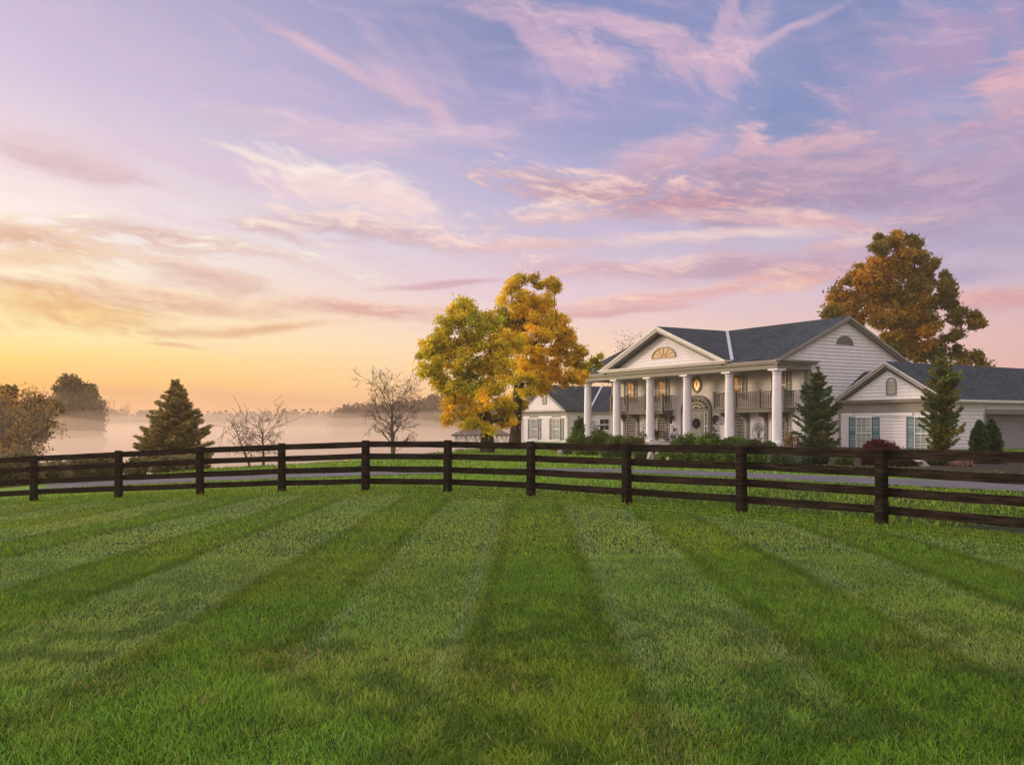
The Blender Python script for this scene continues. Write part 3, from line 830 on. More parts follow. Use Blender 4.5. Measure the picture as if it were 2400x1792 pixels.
for (x, y, r, c) in [(1190, 670, 20, 4), (1215, 665, 24, 5), (1250, 668, 18, 5), (1285, 668, 18, 5), (1200, 700, 30, 1), (1240, 705, 34, 0), (1275, 700, 26, 1), (1300, 680, 12, 5), (1190, 740, 34, 3), (1225, 750, 42, 0), (1270, 745, 40, 0), (1305, 745, 30, 1), (1325, 765, 22, 4), (1215, 800, 42, 1), (1260, 800, 46, 0), (1305, 795, 36, 4), (1340, 795, 20, 5), (1240, 850, 42, 0), (1285, 845, 40, 0), (1325, 840, 26, 5), (1350, 850, 22, 5), (1225, 900, 36, 1), (1265, 890, 34, 0), (1310, 885, 30, 4), (1350, 885, 26, 0), (1215, 945, 28, 0), (1385, 850, 18, 3), (1400, 845, 16, 3), (1370, 880, 18, 4), (1180, 770, 20, 2), (1190, 950, 20, 0), (1365, 820, 10, 5)]:
    bl.append((x, y, r * 0.88, c))
broad_tree('maple_tree', 'taller orange-gold maple directly behind the left wing gable', 'tree', 1206, 70, gz((1206 - CX) / F * 70, 70), (1215, 880), 0.40, bl, 54000, 0.135, YEL, 9, group='golden autumn trees beside the left wing', gap=0.75, sub_r=.38)
OAK = [(0.40, 0.215, 0.018), (0.28, 0.18, 0.018), (0.21, 0.165, 0.022), (0.48, 0.235, 0.018), (0.15, 0.13, 0.022)]
z2f = lambda x, y, r, c: (1880 + x * .23, 520 + y * .23, r * .222, c)
bl = [z2f(*q) for q in [(800, 230, 90, 2), (900, 190, 80, 0), (1000, 190, 75, 1), (1110, 220, 70, 2), (1200, 290, 60, 2), (730, 300, 60, 2), (830, 330, 80, 0), (960, 360, 90, 0), (1080, 380, 70, 1), (1190, 370, 45, 2), (1340, 420, 60, 2), (1310, 500, 90, 1), (620, 460, 80, 0), (720, 470, 100, 3), (860, 490, 110, 0), (1000, 510, 110, 1), (1150, 540, 90, 2), (1440, 600, 80, 2), (1540, 680, 70, 4), (520, 580, 80, 0), (620, 620, 110, 3), (780, 640, 120, 0), (950, 670, 120, 1), (1110, 700, 110, 2), (1270, 680, 110, 4), (1420, 740, 90, 4), (370, 760, 80, 0), (480, 780, 100, 3), (640, 800, 120, 0), (820, 830, 120, 3), (1000, 860, 120, 1), (1170, 860, 110, 0), (1330, 860, 90, 4), (1530, 870, 80, 4), (270, 920, 70, 2), (240, 960, 50, 2), (400, 900, 80, 0), (600, 950, 110, 3), (780, 1000, 120, 0), (980, 1030, 120, 1), (1170, 1030, 120, 3), (1360, 1030, 100, 1), (1560, 980, 80, 4), (1680, 1000, 70, 4), (1720, 1050, 50, 2), (900, 1150, 110, 1), (1080, 1180, 120, 0), (1260, 1180, 110, 3), (1440, 1150, 80, 4), (1570, 1180, 60, 4), (1050, 1320, 110, 1), (1250, 1330, 110, 1), (1450, 1330, 90, 2), (1620, 1330, 80, 4), (1730, 1390, 60, 4), (1870, 1480, 30, 4), (1560, 1440, 70, 1), (900, 1280, 80, 4)]]
broad_tree('oak_tree', 'big russet-brown oak rising behind the right end of the mansion', 'tree', 2120, 104, 0.0, (2110, 790), 0.6, bl, 80000, 0.25, OAK, 14, gap=0.8, sub_r=0.58)

# bare trees -----------------------------------------------------------------
def bare_tree(name, label, base_px, Y, top_py, spread_px, seed, lean=0.0, leafc=None, nl=0, group=None, r0=None, levels=5, base_z=None, start=0.28, barkm=None, cat='tree', up=0.35, droop=0.0, hk=0.84):
    rs = np.random.RandomState(seed)
    x = (base_px - CX) / F * Y
    z0 = gz(x, Y) if base_z is None else base_z
    H = (EY + (HY - top_py) / F * Y - z0) * hk
    SPR = spread_px / F * Y
    root = empty(name, (x, Y, z0), label, cat, group)
    tm = MB(); bm_ = MB(); tips = []
    r0 = r0 or H * 0.022
    top = np.array([lean * H, rs.uniform(-.1, .1) * H, H * .97])
    tp = []
    for k in range(9):
        f = k / 8
        tp.append(top * f + np.array([math.sin(f * 5 + seed) * .02 * H, math.cos(f * 4) * .02 * H, 0]) * f - (np.array([0, 0, .25]) if k == 0 else 0))
    tr = [r0 * (1.25 - 1.1 * (k / 8)) for k in range(9)]
    tm.tube(tp, tr, 8)
    def grow(p, d, L, r, lev):
        seg = 4; pts = [p]; dd = d.copy(); q = p.copy()
        for k in range(seg):
            dd = dd + rs.randn(3) * 0.16 + np.array([0, 0, 0.10 * up - droop * .1]); dd /= np.linalg.norm(dd)
            q = q + dd * L / seg; pts.append(q.copy())
        bm_.tube(pts, [max(0.0095, r * (1 - .6 * k / seg)) for k in range(seg + 1)], 5 if lev < 2 else 3)
        if lev >= levels:
            tips.append(q); return
        nb = 3 if lev < 3 else 2
        for j in range(nb + (rs.rand() < .4)):
            k = rs.randint(1, seg + 1)
            nd = dd + rs.randn(3) * 0.62; nd[2] += 0.12 * up; nd /= np.linalg.norm(nd)
            grow(pts[k], nd, L * rs.uniform(.5, .75), r * .55, lev + 1)
    nl1 = 20
    for j in range(nl1):
        f = start + (1 - start) * (j + .5) / nl1 * .96
        k = f * 8; i0 = min(7, int(k)); p = tp[i0] * (1 - (k - i0)) + tp[i0 + 1] * (k - i0)
        a = j * 2.4 + rs.rand()
        wdt = SPR * (0.6 + 0.55 * math.sin(math.pi * min(1, (1 - f) * 1.35 + .12))) 
        d = np.array([math.cos(a), math.sin(a), up + 1.3 * f * f]); d /= np.linalg.norm(d)
        grow(p, d, wdt * rs.uniform(.6, .95), r0 * (.55 - .35 * f), 2)
    tm.build('trunk', barkm or M_BARKG, root, True)
    bm_.build('branches', barkm or M_BARKG, root)
    if nl:
        T = np.array(tips); idx = rs.randint(0, len(T), nl)
        pts = T[idx] + rs.randn(nl, 3) * 0.25
        cv = np.array(leafc)[None] * (0.6 + .8 * rs.rand(nl))[:, None]
        leaves_mesh('foliage', pts, 0.12, cv, M_LEAF, root, rs)
    return root
bare_tree('bare_tree', 'tall leafless tree with a rounded twiggy crown standing alone by the lake', 921, 58, 872, 66, 21, 0.0, levels=6, start=0.2, r0=.13, up=0.45, hk=.68)
bare_tree('bare_tree', 'small upright leafless tree on the lake bank, left of the tall bare tree', 617, 52, 940, 62, 33, 0.02, levels=4, start=0.3, r0=.075, up=0.1, hk=.6, group='small bare trees on the bank')
bare_tree('bare_tree', 'small leaning leafless tree on the bank beside the fir', 588, 50, 950, 46, 41, -0.38, levels=4, start=0.35, r0=.06, up=0.05, hk=.62, group='small bare trees on the bank')
bare_tree('bare_tree', 'thin bare tree whose twigs show above the mansion roof behind the portico', 1462, 118, 805, 60, 52, 0.1, levels=5, start=0.45, r0=.16, base_z=0.0, leafc=(0.12, .09, .06), nl=1500)
# trees in the haze at the far left
BRN = (0.34, 0.19, 0.04)
bare_tree('sparse_tree', 'spindly half-bare tree at the far left edge with orange backlit leaves', 8, 62, 885, 50, 61, -0.06, BRN, 1700, group='half-bare trees at the left edge', r0=.16, up=0.5)
bare_tree('sparse_tree', 'half-bare tree with slanting limbs near the left edge, next to the round tree', 40, 66, 892, 56, 67, 0.16, BRN, 1500, group='half-bare trees at the left edge', r0=.15, up=0.5)
bare_tree('sparse_tree', 'low spreading bare thicket tree at the left in front of the round tree', 20, 56, 955, 80, 71, 0.22, (0.18, .14, .06), 1600, group='half-bare trees at the left edge', r0=.12, up=0.15, start=.15)
DKG = [(0.15, 0.115, 0.03), (0.18, 0.13, 0.035), (0.12, 0.10, 0.03)]
z5 = lambda x, y, r, c: (x * .1816, 860 + y * .1816, r * .1816, c)
bl = [z5(*q) for q in [(930, 190, 48, 1), (900, 230, 60, 1), (985, 225, 60, 0), (1050, 290, 64, 0), (850, 290, 90, 0), (1130, 350, 90, 1), (960, 360, 110, 0), (800, 380, 100, 1), (1180, 450, 90, 0), (1060, 470, 100, 1), (900, 490, 120, 0), (760, 480, 100, 0), (1240, 560, 90, 1), (1120, 590, 110, 0), (960, 620, 120, 1), (820, 620, 120, 0), (1270, 680, 90, 0), (1100, 720, 120, 1), (900, 760, 130, 0), (1250, 820, 80, 1), (1050, 860, 130, 0), (860, 900, 120, 1), (1220, 950, 80, 0), (1000, 1000, 120, 0)]]
broad_tree('round_tree', 'large dense rounded tree rising from the mist at the left', 'tree', 180, 142, -2.6, (180, 1010), 0.5, bl + [(120, 1035, 18, 0), (150, 1040, 22, 1), (185, 1042, 24, 0), (215, 1038, 18, 1)], 46000, 0.40, DKG, 77, gap=1.0, sub_r=0.8)
bl = [(-20, 960, 40, 1), (20, 975, 40, 0), (60, 965, 34, 1), (100, 958, 30, 0), (10, 940, 22, 1), (-10, 1010, 50, 0), (50, 1015, 44, 1), (95, 1000, 26, 0), (20, 925, 16, 2)]
broad_tree('scrub_tree', 'dense low scrub tree under the half-bare trees at the left edge', 'tree', 30, 78, -2.3, (30, 1040), 0.18, bl, 16000, 0.24, [(0.20, 0.15, 0.05), (0.24, 0.16, 0.05), (0.15, 0.12, 0.045)], 81, gap=1.0, sub_r=.5)

# conifers -------------------------------------------------------------------
def conifer(name, label, base_px, Y, top_py, prof, seed, cols, nw=26, per=11, tuft=0.16, dens=26, base_z=None, group=None, rag=0.3, droop=0.15, upturn=0.0, nscale=1.0, gapc=0.0):
    """prof: list of (height fraction, radius px)"""
    rs = np.random.RandomState(seed)
    x = (base_px - CX) / F * Y; z0 = gz(x, Y) if base_z is None else base_z
    H = EY + (HY - top_py) / F * Y - z0
    root = empty(name, (x, Y, z0), label, 'tree', group)
    tm = MB()
    tm.tube([(0, 0, -.3), (0, 0, 0), (0.03 * H * rs.randn() * .3, 0, H * .5), (0, 0, H * .98)], [H * .022, H * .02, H * .011, .01], 8)
    hp = [p[0] for p in prof]; rp = [p[1] / F * Y for p in prof]
    P_, D_, C_ = [], [], []
    cols = np.array(cols)
    for i in range(nw):
        f = (i + rs.uniform(-.3, .3)) / nw; f = min(.985, max(.02, f))
        rad = np.interp(f, hp, rp)
        for j in range(per if f < .8 else max(4, per - 4)):
            if rs.rand() < gapc: continue
            a = rs.rand() * 2 * math.pi
            L = rad * rs.uniform(1 - rag, 1 + rag * .6)
            if L < .05: continue
            z = f * H + rs.uniform(-1.4, 1.2) * H / nw * (1 - f * .6)
            n = max(3, int(L / 0.16))
            c0 = cols[rs.randint(len(cols))] * rs.uniform(.7, 1.25)
            pts = []
            for k in range(n + 1):
                g_ = k / n
                pts.append((math.cos(a) * L * g_, math.sin(a) * L * g_, z - droop * L * g_ + upturn * L * g_ * g_))
            tm.tube(pts[::max(1, n // 3)] if n > 3 else pts, [max(.006, .02 * (1 - q / 6)) for q in range(len(pts[::max(1, n // 3)] if n > 3 else pts))], 4)
            m = int(dens * L)
            m = max(5, m)
            g_ = rs.rand(m) ** .7
            side = (rs.rand(m) - .5) * 2 * (0.32 * L * (1 - g_ * .7) + 0.05)
            bx = math.cos(a) * L * g_ - math.sin(a) * side; by = math.sin(a) * L * g_ + math.cos(a) * side
            bz = z - droop * L * g_ + upturn * L * g_ * g_ + rs.randn(m) * .05 - np.abs(side) * .15
            P_.append(np.stack([bx, by, bz], 1))
            dr = np.stack([math.cos(a) + -math.sin(a) * np.sign(side) * .7, math.sin(a) + math.cos(a) * np.sign(side) * .7, -.1 + upturn + 0 * side], 1)
            D_.append(dr / np.linalg.norm(dr, axis=1)[:, None])
            C_.append(c0[None] * (0.7 + .6 * rs.rand(m))[:, None])
    tm.build('trunk', M_BARK, root, True)
    leaves_mesh('crown', np.concatenate(P_), tuft, np.concatenate(C_), M_NEEDLE, root, rs, elong=2.2, dirs=np.concatenate(D_))
    return root
CG = [(0.040, 0.105, 0.045), (0.055, 0.13, 0.045), (0.075, 0.13, 0.04), (0.11, 0.10, 0.035)]
CY = [(0.10, 0.15, 0.03), (0.15, 0.17, 0.03), (0.06, 0.10, 0.03), (0.19, 0.17, 0.035)]
conifer('spruce_tree', 'ragged dark green spruce at the right corner of the portico', 1916, 63, 858, [(0, 38), (.15, 48), (.35, 50), (.5, 46), (.65, 36), (.8, 20), (.92, 10), (1, 3)], 4, CG, 23, 9, 0.115, 84, rag=.5, droop=-.25, upturn=.25, gapc=.12)
conifer('spruce_tree', 'tall ragged olive-green conifer in front of the right wing window', 2208, 56, 812, [(0, 34), (.1, 40), (.25, 42), (.45, 40), (.6, 38), (.75, 28), (.86, 17), (.95, 9), (1, 3)], 8, CY, 26, 9, 0.105, 88, rag=.55, droop=-.2, upturn=.35, gapc=.12)
conifer('arborvitae', 'left narrow dark arborvitae beside the garage opening', 2296, 54, 985, [(0, 17), (.3, 19), (.6, 14), (.85, 6), (1, 1)], 12, [(0.03, .07, .025), (.02, .05, .018)], 26, 16, 0.12, 80, group='arborvitae pair beside the garage', rag=.28, droop=-.5, upturn=0)
conifer('arborvitae', 'right narrow dark arborvitae beside the garage opening', 2323, 55, 984, [(0, 20), (.3, 21), (.6, 15), (.85, 7), (1, 1)], 13, [(0.032, .072, .025), (.024, .055, .018)], 26, 16, 0.12, 80, group='arborvitae pair beside the garage', rag=.28, droop=-.5, upturn=0)
conifer('fir_tree', 'broad hazy fir tree standing alone behind the left part of the fence', 412, 72, 886, [(0, 60), (.12, 72), (.25, 76), (.42, 70), (.55, 56), (.68, 42), (.8, 27), (.9, 14), (1, 3)], 17, [(0.32, 0.25, 0.075), (0.24, 0.20, 0.06), (0.38, 0.29, 0.085)], 26, 17, 0.14, 92, base_z=-2.1, rag=.38, droop=.0, upturn=.2, gapc=.1)

# shrubs ---------------------------------------------------------------------
def shrub(name, label, px, Y, top_py, half_px, seed, col, n=2600, leaf=0.10, cat='shrub', group=None, depth=None, spiky=False, stems=5):
    rs = np.random.RandomState(seed)
    x = (px - CX) / F * Y; z0 = gz(x, Y)
    H = max(.2, EY + (HY - top_py) / F * Y - z0); W = half_px / F * Y; Dp = depth or W
    root = empty(name, (x, Y, z0), label, cat, group)
    sm = MB()
    L = []
    k = max(10, int(12 + W * Dp * 14))
    for j in range(k):
        a = rs.rand() * 2 * math.pi; r = math.sqrt(rs.rand()) * .85
        bx, by = math.cos(a) * r * W, math.sin(a) * r * Dp
        top = H * math.sqrt(max(0.05, 1 - r * r)) * rs.uniform(.75, 1.0)
        L.append((bx, by, top))
        if j < 9: limb(sm, (bx * .2, by * .2, -.05), (bx * .9, by * .9, top * .9), .02, .008, rs, 3, .06, 4)
    L = np.array(L)
    sm.build('stems', M_BARK, root)
    idx = rs.randint(0, len(L), n)
    f = rs.rand(n) ** .45
    pts = np.stack([L[idx, 0] + rs.randn(n) * .16 * min(1, W), L[idx, 1] + rs.randn(n) * .16 * min(1, W), L[idx, 2] * f + rs.randn(n) * .06], 1)
    pts[:, 2] = np.maximum(pts[:, 2], 0.02)
    cc = np.array(col)
    cv = cc[rs.randint(0, len(cc), len(L))][idx] * (0.6 + .8 * rs.rand(n))[:, None] * (0.75 + .5 * rs.rand(len(L)))[idx][:, None]
    dirs = None
    if spiky:
        dirs = np.stack([L[idx, 0] / W, L[idx, 1] / Dp, 0.2 + 0 * f], 1)
    leaves_mesh('foliage', pts, leaf, cv, M_LEAF, root, rs, dirs=dirs, elong=3.0 if spiky else 1.6)
    return root
GR = [(0.075, 0.14, 0.018), (0.105, 0.165, 0.018), (0.05, 0.10, 0.018)]
GD = [(0.06, 0.105, 0.03), (0.09, 0.13, 0.035), (0.05, 0.085, 0.03)]
G_ = 'mounded shrubs along the front of the house'
GB = 'low plants in the front bed'
shrub('shrub', 'olive-green shrub between the left wing and the leftmost column', 1352, 76, 1008, 26, 1, GR, 3000, group=G_)
shrub('shrub', 'big loose green shrub right of the leftmost column', 1408, 72, 1006, 34, 2, GR, 4200, group=G_)
shrub('shrub', 'green shrub at the foot of the second column from the left', 1450, 70, 1018, 26, 3, GR, 3200, group=G_)
shrub('shrub', 'low olive shrub below the left arched window', 1485, 68, 1021, 28, 4, [(0.07, .09, .02), (.09, .10, .025)], 3000, group=G_)
shrub('shrub', 'bright green mounded shrub in front of the fourth column', 1612, 62, 1013, 36, 5, GR, 4600, group=G_)
shrub('shrub', 'bright green mounded shrub below the front door', 1662, 60, 1014, 32, 6, GR, 4200, group=G_)
shrub('shrub', 'wide bright green shrub in front of the fifth column', 1722, 60, 1019, 38, 7, GR, 4600, group=G_)
shrub('shrub', 'small brownish green shrub under the iron wall ornament', 1768, 60, 1026, 20, 8, [(0.09, .085, .025), (.06, .08, .02)], 2200, group=G_)
shrub('shrub', 'small round green shrub left of the rightmost column', 1802, 60, 1031, 19, 9, GR, 2200, group=G_)
shrub('shrub', 'amber-leaved open shrub between the rightmost column and the spruce', 1858, 64, 1002, 26, 10, [(0.22, .13, .03), (.16, .11, .03), (.10, .09, .03)], 900, 0.09, group=None)
shrub('japanese_maple', 'dome-shaped dark red Japanese maple below the right wing windows', 2064, 50, 1027, 38, 11, [(0.11, .016, .028), (0.07, .013, .022), (.15, .03, .04)], 7000, 0.075, spiky=True, cat='small tree')
shrub('climbing_plant', 'leafy dark vine shrub in the corner beside the left wing', 1356, 86, 966, 15, 12, GD, 3000, 0.12)
k = 0
for (px, Y, ty, hw, c, lab) in [(1560, 47, 1056, 22, 0, 'in front of the third column'), (1515, 49, 1053, 26, 1, 'left of the pale rocks'), (1440, 52, 1048, 30, 1, 'below the second column from the left'), (1375, 56, 1046, 26, 0, 'below the leftmost column'), (1325, 58, 1050, 20, 1, 'below the left wing'), (1608, 47, 1055, 26, 0, 'below the front door'), (1655, 46, 1054, 26, 0, 'just right of the front door'), (1700, 45, 1057, 26, 0, 'left of the eighth visible fence post'), (1775, 44, 1058, 28, 0, 'right of the eighth visible fence post'), (1830, 43, 1060, 26, 1, 'with yellowish tips below the rightmost column'), (1880, 42, 1064, 28, 2, 'bluish, below the spruce'), (1930, 42, 1058, 30, 3, 'dark, at the foot of the spruce'), (1985, 41, 1062, 26, 1, 'speckled, left of the red maple'), (2035, 41, 1066, 28, 4, 'reddish, under the red maple'), (2110, 40, 1072, 36, 3, 'nearly black, right of the post by the red maple'), (2200, 41, 1078, 40, 3, 'dark, under the olive conifer'), (2255, 39.5, 1080, 22, 5, 'pinkish and feathery, between the conifer and the arborvitae'), (2310, 42, 1080, 38, 3, 'dark, under the arborvitae pair')]:
    pal = [GR, GD, [(0.045, .085, .05), (.06, .10, .06)], [(0.016, .022, .010), (.024, .03, .012)], [(0.05, .02, .018), (.03, .02, .015)], [(0.32, .20, .15), (.24, .15, .11)]][c]
    shrub('bed_plant', 'low bed plant ' + lab, px, Y, ty, hw, 100 + k, pal, 2300, 0.075, cat='plant', group=GB)
    k += 1
# bank scrub on the left beyond the road
BS = [(0.17, 0.15, 0.065), (0.13, 0.125, 0.055), (0.20, 0.165, 0.07)]
k = 0
for (px, Y, ty, hw, lab) in [(-70, 44, 1040, 70, 'outermost at the left edge'), (40, 45, 1050, 60, 'behind the leftmost fence post'), (120, 47, 1074, 46, 'between the two leftmost posts'), (190, 50, 1062, 46, 'just left of the second post'), (250, 50, 1062, 36, 'behind the second post'), (318, 49, 1070, 26, 'small, left of the fir'), (410, 52, 1060, 60, 'at the foot of the fir'), (455, 56, 1068, 34, 'right foot of the fir')]:
    shrub('bank_shrub', 'hazy olive-brown shrub on the lake bank ' + lab, px, Y, ty, hw, 200 + k, BS, 4200, 0.13, group='scrub on the lake bank')
    k += 1
shrub('bank_shrub', 'small pale twiggy shrub at the water edge left of the gazebo', 1022, 76, 1046, 16, 230, [(0.16, .14, .10)], 700, 0.08, group='scrub on the lake bank')

# thin saplings against the facade
def sapling(label, px, Y, top_py, seed, lc, half=14):
    rs = np.random.RandomState(seed); x = (px - CX) / F * Y; z0 = gz(x, Y) + (0.0)
    H = EY + (HY - top_py) / F * Y - z0
    root = empty('sapling', (x, Y, z0), label, 'sapling', 'dark-leaved saplings against the facade')
    m_ = MB(); pts = []
    for j in range(9):
        a = rs.rand() * 6.28; L = half / F * Y
        e = np.array([math.cos(a) * L * rs.uniform(.4, 1), math.sin(a) * L * .5, H * rs.uniform(.5, 1)])
        q = limb(m_, (0, 0, 0), e, .02, .006, rs, 5, .06, 4)
        pts += q[1:]
    m_.build('stems', M_BARK, root)
    T = np.array(pts); idx = rs.randint(0, len(T), 150)
    leaves_mesh('foliage', T[idx] + rs.randn(150, 3) * .12, .13, np.array(lc)[None] * (0.6 + .8 * rs.rand(150))[:, None], M_LEAF, root, rs)
sapling('dark-leaved sapling between the third and fourth columns', 1578, 70, 998, 1, (0.03, .05, .03))
sapling('thin sapling right of the leftmost column', 1392, 80, 990, 2, (0.04, .06, .03), 12)
sapling('wispy bare sapling left of the third column', 1508, 74, 998, 3, (0.12, .11, .09), 10)
sapling('narrow green sapling under the right wall lantern', 1675, 70, 994, 4, (0.06, .08, .05), 8)

# rocks in the bed
for j, (px, Y, ty, hw, lab) in enumerate([(1312, 57, 1047, 5, 'small pale rock on the lawn edge below the left wing'), (1525, 48, 1055, 8, 'pale angular rock left in the bed before the third column'), (1541, 48, 1056, 7, 'pale angular rock right in the bed before the third column'), (1565, 46, 1070, 4, 'tiny white stone in front of the bed'), (1843, 45, 1064, 12, 'flat pale stone slab in the bed before the rightmost column'), (2150, 40, 1078, 20, 'flat pale grey stone slab among dark plants by the olive conifer')]):
    rs = np.random.RandomState(300 + j); x = (px - CX) / F * Y; z0 = gz(x, Y); H = max(.12, EY + (HY - ty) / F * Y - z0); W = hw / F * Y
    m_ = MB(); n = 9
    prof = [(W * 1.0, -0.05), (W * 1.02, H * .3), (W * .8, H * .8), (W * .35, H)]
    m_.lathe(0, 0, prof, n); m_.v = [(v[0] * (1 + .18 * rs.randn()), v[1] * (1 + .18 * rs.randn()), v[2] * (1 + .1 * rs.randn())) for v in m_.v]
    o = m_.build('rock', M_ROCK); o.location = (x, Y, z0); tag(o, lab, 'rock', 'rocks in the front bed')
# mulch bed sheet
bedN = [(1290, 1056), (1440, 1066), (1600, 1073), (1740, 1083), (1880, 1092), (2040, 1100), (2200, 1108), (2400, 1118)]
bedF = [(1290, 1044), (1440, 1044), (1600, 1044), (1740, 1045), (1880, 1046), (2040, 1048), (2200, 1050), (2400, 1060)]
bn = [hit(a, b) for a, b in bedN]; bf = [hit(a, b) for a, b in bedF]
vb, lb = [], []
for i in range(len(bn)):
    for k in range(13):
        f = k / 12; x = bn[i][0] * (1 - f) + bf[i][0] * f; y = bn[i][1] * (1 - f) + bf[i][1] * f
        vb.append((x, y, gz(x, y) + .06 + .06 * math.sin(f * math.pi)))
for i in range(len(bn) - 1):
    for k in range(12):
        a = i * 13 + k; lb += [a, a + 13, a + 14, a + 1]
tag(np_mesh('planting_bed', vb, [4] * (len(lb) // 4), lb, M_MULCH, smooth=True), kind='structure')

# distant woods (read as one mass) ------------------------------------------
def woods(name, label, prof, Y0, seed, pal, ncl, leaf, zb=-2.5, kind='stuff', ds=14, gapf=0.0):
    rs = np.random.RandomState(seed)
    xs = [p[0] for p in prof]; ys = [p[1] for p in prof]
    P_, C_ = [], []
    tm = MB()
    pal = np.array(pal)
    for j in range(ncl):
        px = rs.uniform(xs[0], xs[-1]); ty = np.interp(px, xs, ys) + rs.uniform(-3, 4)
        Y = Y0 + rs.uniform(-ds, ds) + 0.0
        x = (px - CX) / F * Y; zt = EY + (HY - ty) / F * Y
        r = rs.uniform(1.6, 3.6); n = 330
        v = rs.randn(n, 3); v /= np.linalg.norm(v, axis=1)[:, None]
        rad = (0.5 + .5 * rs.rand(n)) * (1 + .09 * rs.randn(n))
        q = v * rad[:, None] * np.array([r, r, (zt - zb) * .5]) + np.array([x, Y, (zt + zb) / 2])
        c = pal[rs.randint(len(pal))] * rs.uniform(.7, 1.3)
        P_.append(q); C_.append(np.repeat(c[None], n, 0) * (0.7 + .6 * rs.rand(n))[:, None])
    o = leaves_mesh(name, np.concatenate(P_), leaf, np.concatenate(C_), M_LEAF, None, rs, elong=1.3)
    tag(o, label, 'woods', kind=kind)
WP = [(0.07, 0.055, 0.025), (0.10, 0.06, 0.025), (0.055, 0.05, 0.025), (0.12, 0.07, 0.03)]
woods('distant_woods', 'long low line of hazy trees on the far shore of the lake', [(-700, 955), (-200, 940), (0, 950), (230, 958), (250, 950), (300, 968), (340, 962), (440, 968), (500, 964), (560, 968), (640, 964), (700, 958), (760, 962), (800, 958), (900, 955), (1200, 955), (1500, 960), (2000, 965), (2900, 960)], 268, 401, WP, 640, 0.7)
woods('hillside_woods', 'darker wooded point rising behind the tall bare tree across the lake', [(790, 956), (830, 948), (870, 948), (900, 944), (940, 940), (970, 936), (1000, 932), (1020, 922), (1050, 930), (1100, 940), (1250, 945), (1400, 950)], 205, 407, [(0.07, 0.055, 0.02), (0.11, 0.06, 0.02), (0.055, 0.05, 0.02), (0.15, 0.075, 0.025)], 260, 0.6, ds=9)
for j, (px, ty, sp, lab) in enumerate([(255, 940, 22, 'left one of two pinkish bare trees above the far treeline'), (292, 942, 20, 'right one of two pinkish bare trees above the far treeline'), (810, 944, 16, 'tiny bare tree on the far shore left of the tall bare tree')]):
    bare_tree('far_tree', lab, px, 240, ty, sp, 500 + j, 0.0, levels=4, r0=.22, base_z=-1.5, group='bare trees on the far shore')

# ------------------------------------------------------------------ gazebo by the lake
YG = 84.0
gx0 = (1128 - CX) / F * YG
zg = gz(gx0, YG)
gaz = empty('gazebo', (gx0, YG, zg), 'lakeside gazebo with low hipped grey roof and white arches behind the golden maple', 'gazebo')
ez = EY + (HY - 1018) / F * YG - zg; pz = EY + (HY - 997) / F * YG - zg
hw = 68 / F * YG
m_ = MB()
A = [(-hw, -1.8, ez), (hw, -1.8, ez), (hw, 1.8, ez), (-hw, 1.8, ez)]
T1, T2 = (-hw * .35, 0, pz), (hw * .35, 0, pz)
m_.face([A[0], A[1], T2, T1]); m_.face([A[1], A[2], T2]); m_.face([A[2], A[3], T1, T2]); m_.face([A[3], A[0], T1])
m_.box(-hw, hw, -1.8, 1.8, ez - .12, ez - .002)
m_.build('roof', mat('gazebo_roof', (0.12, .10, .09), .8), gaz)
m_ = MB()
for sx in (-1, -.62, -.24, .24, .62, 1):
    for sy in (-1, 1):
        X_ = sx * (hw - .35); Y_ = sy * 1.5
        m_2 = MB(); m_2.box(X_ - .08, X_ + .08, Y_ - .08, Y_ + .08, -1.2, ez - .124)
        for s2 in (-1, 1):
            if abs(sx + s2 * .3) < 1.05: m_2.bar((X_ + s2 * .07, Y_, ez - .8), (X_ + s2 * .42, Y_, ez - .16), .07, .1, (0, 1, 0))
        m_2.build('post', M_WHITE, gaz)
m_ = MB(); m_.box(-hw + .2, hw - .2, -1.6, 1.6, -.1, .12); m_.build('deck', M_TREAD, gaz)
for sy in (-1.56, 1.56):
    m_ = MB(); m_.box(-hw + .3, hw - .3, sy - .03, sy + .03, .9, .98); m_.box(-hw + .3, hw - .3, sy - .03, sy + .03, .2, .26)
    for i in range(40):
        xx = -hw + .35 + i * (2 * hw - .7) / 39; m_.box(xx - .02, xx + .02, sy - .02, sy + .02, .262, .898)
    m_.build('railing', mat('gazebo_rail', (0.20, .17, .14), .8), gaz)

# ------------------------------------------------------------------ the house (local frame: x to the right along the front, y to the back, z up)
ANG = math.atan2(-2226, 1304)
HO = ((1821 - CX) / F * 72, 72.0)
house = empty('mansion', (HO[0], HO[1], 0.0), 'long white clapboard mansion with six-column portico, dark shingle roofs and two wings', 'house', rz=ANG)

def siding(m_, z0, z1, xf, place, lap=0.25, t=0.055):
    """clapboards: xf(z) -> (x0,x1) span; place(x, out, z) -> point"""
    n = int(math.ceil((z1 - z0) / lap))
    for i in range(n):
        a = z0 + i * lap; b = min(z1, a + lap)
        s0 = xf(a); s1 = xf(b)
        if s0[1] - s0[0] < 0.02: continue
        if s1[1] <= s1[0]: c = (s1[0] + s1[1]) / 2; s1 = (c, c + .001)
        p = [place(s0[0], t, a), place(s0[1], t, a), place(s1[1], 0.004, b), place(s1[0], 0.004, b)]
        m_.face(p)
        m_.face([place(s0[0], 0.0, a), place(s0[1], 0.0, a), place(s0[1], t, a), place(s0[0], t, a)])
        m_.face([place(s0[0], 0.0, a), place(s0[0], t, a), place(s1[0], 0.004, b)])
        m_.face([place(s0[1], t, a), place(s0[1], 0.0, a), place(s1[1], 0.004, b)])
def frontp(y): return lambda x, o, z: (x, y - o, z)
def sidep(x0): return lambda y, o, z: (x0 + o, y, z)

FLOOR = 0.32
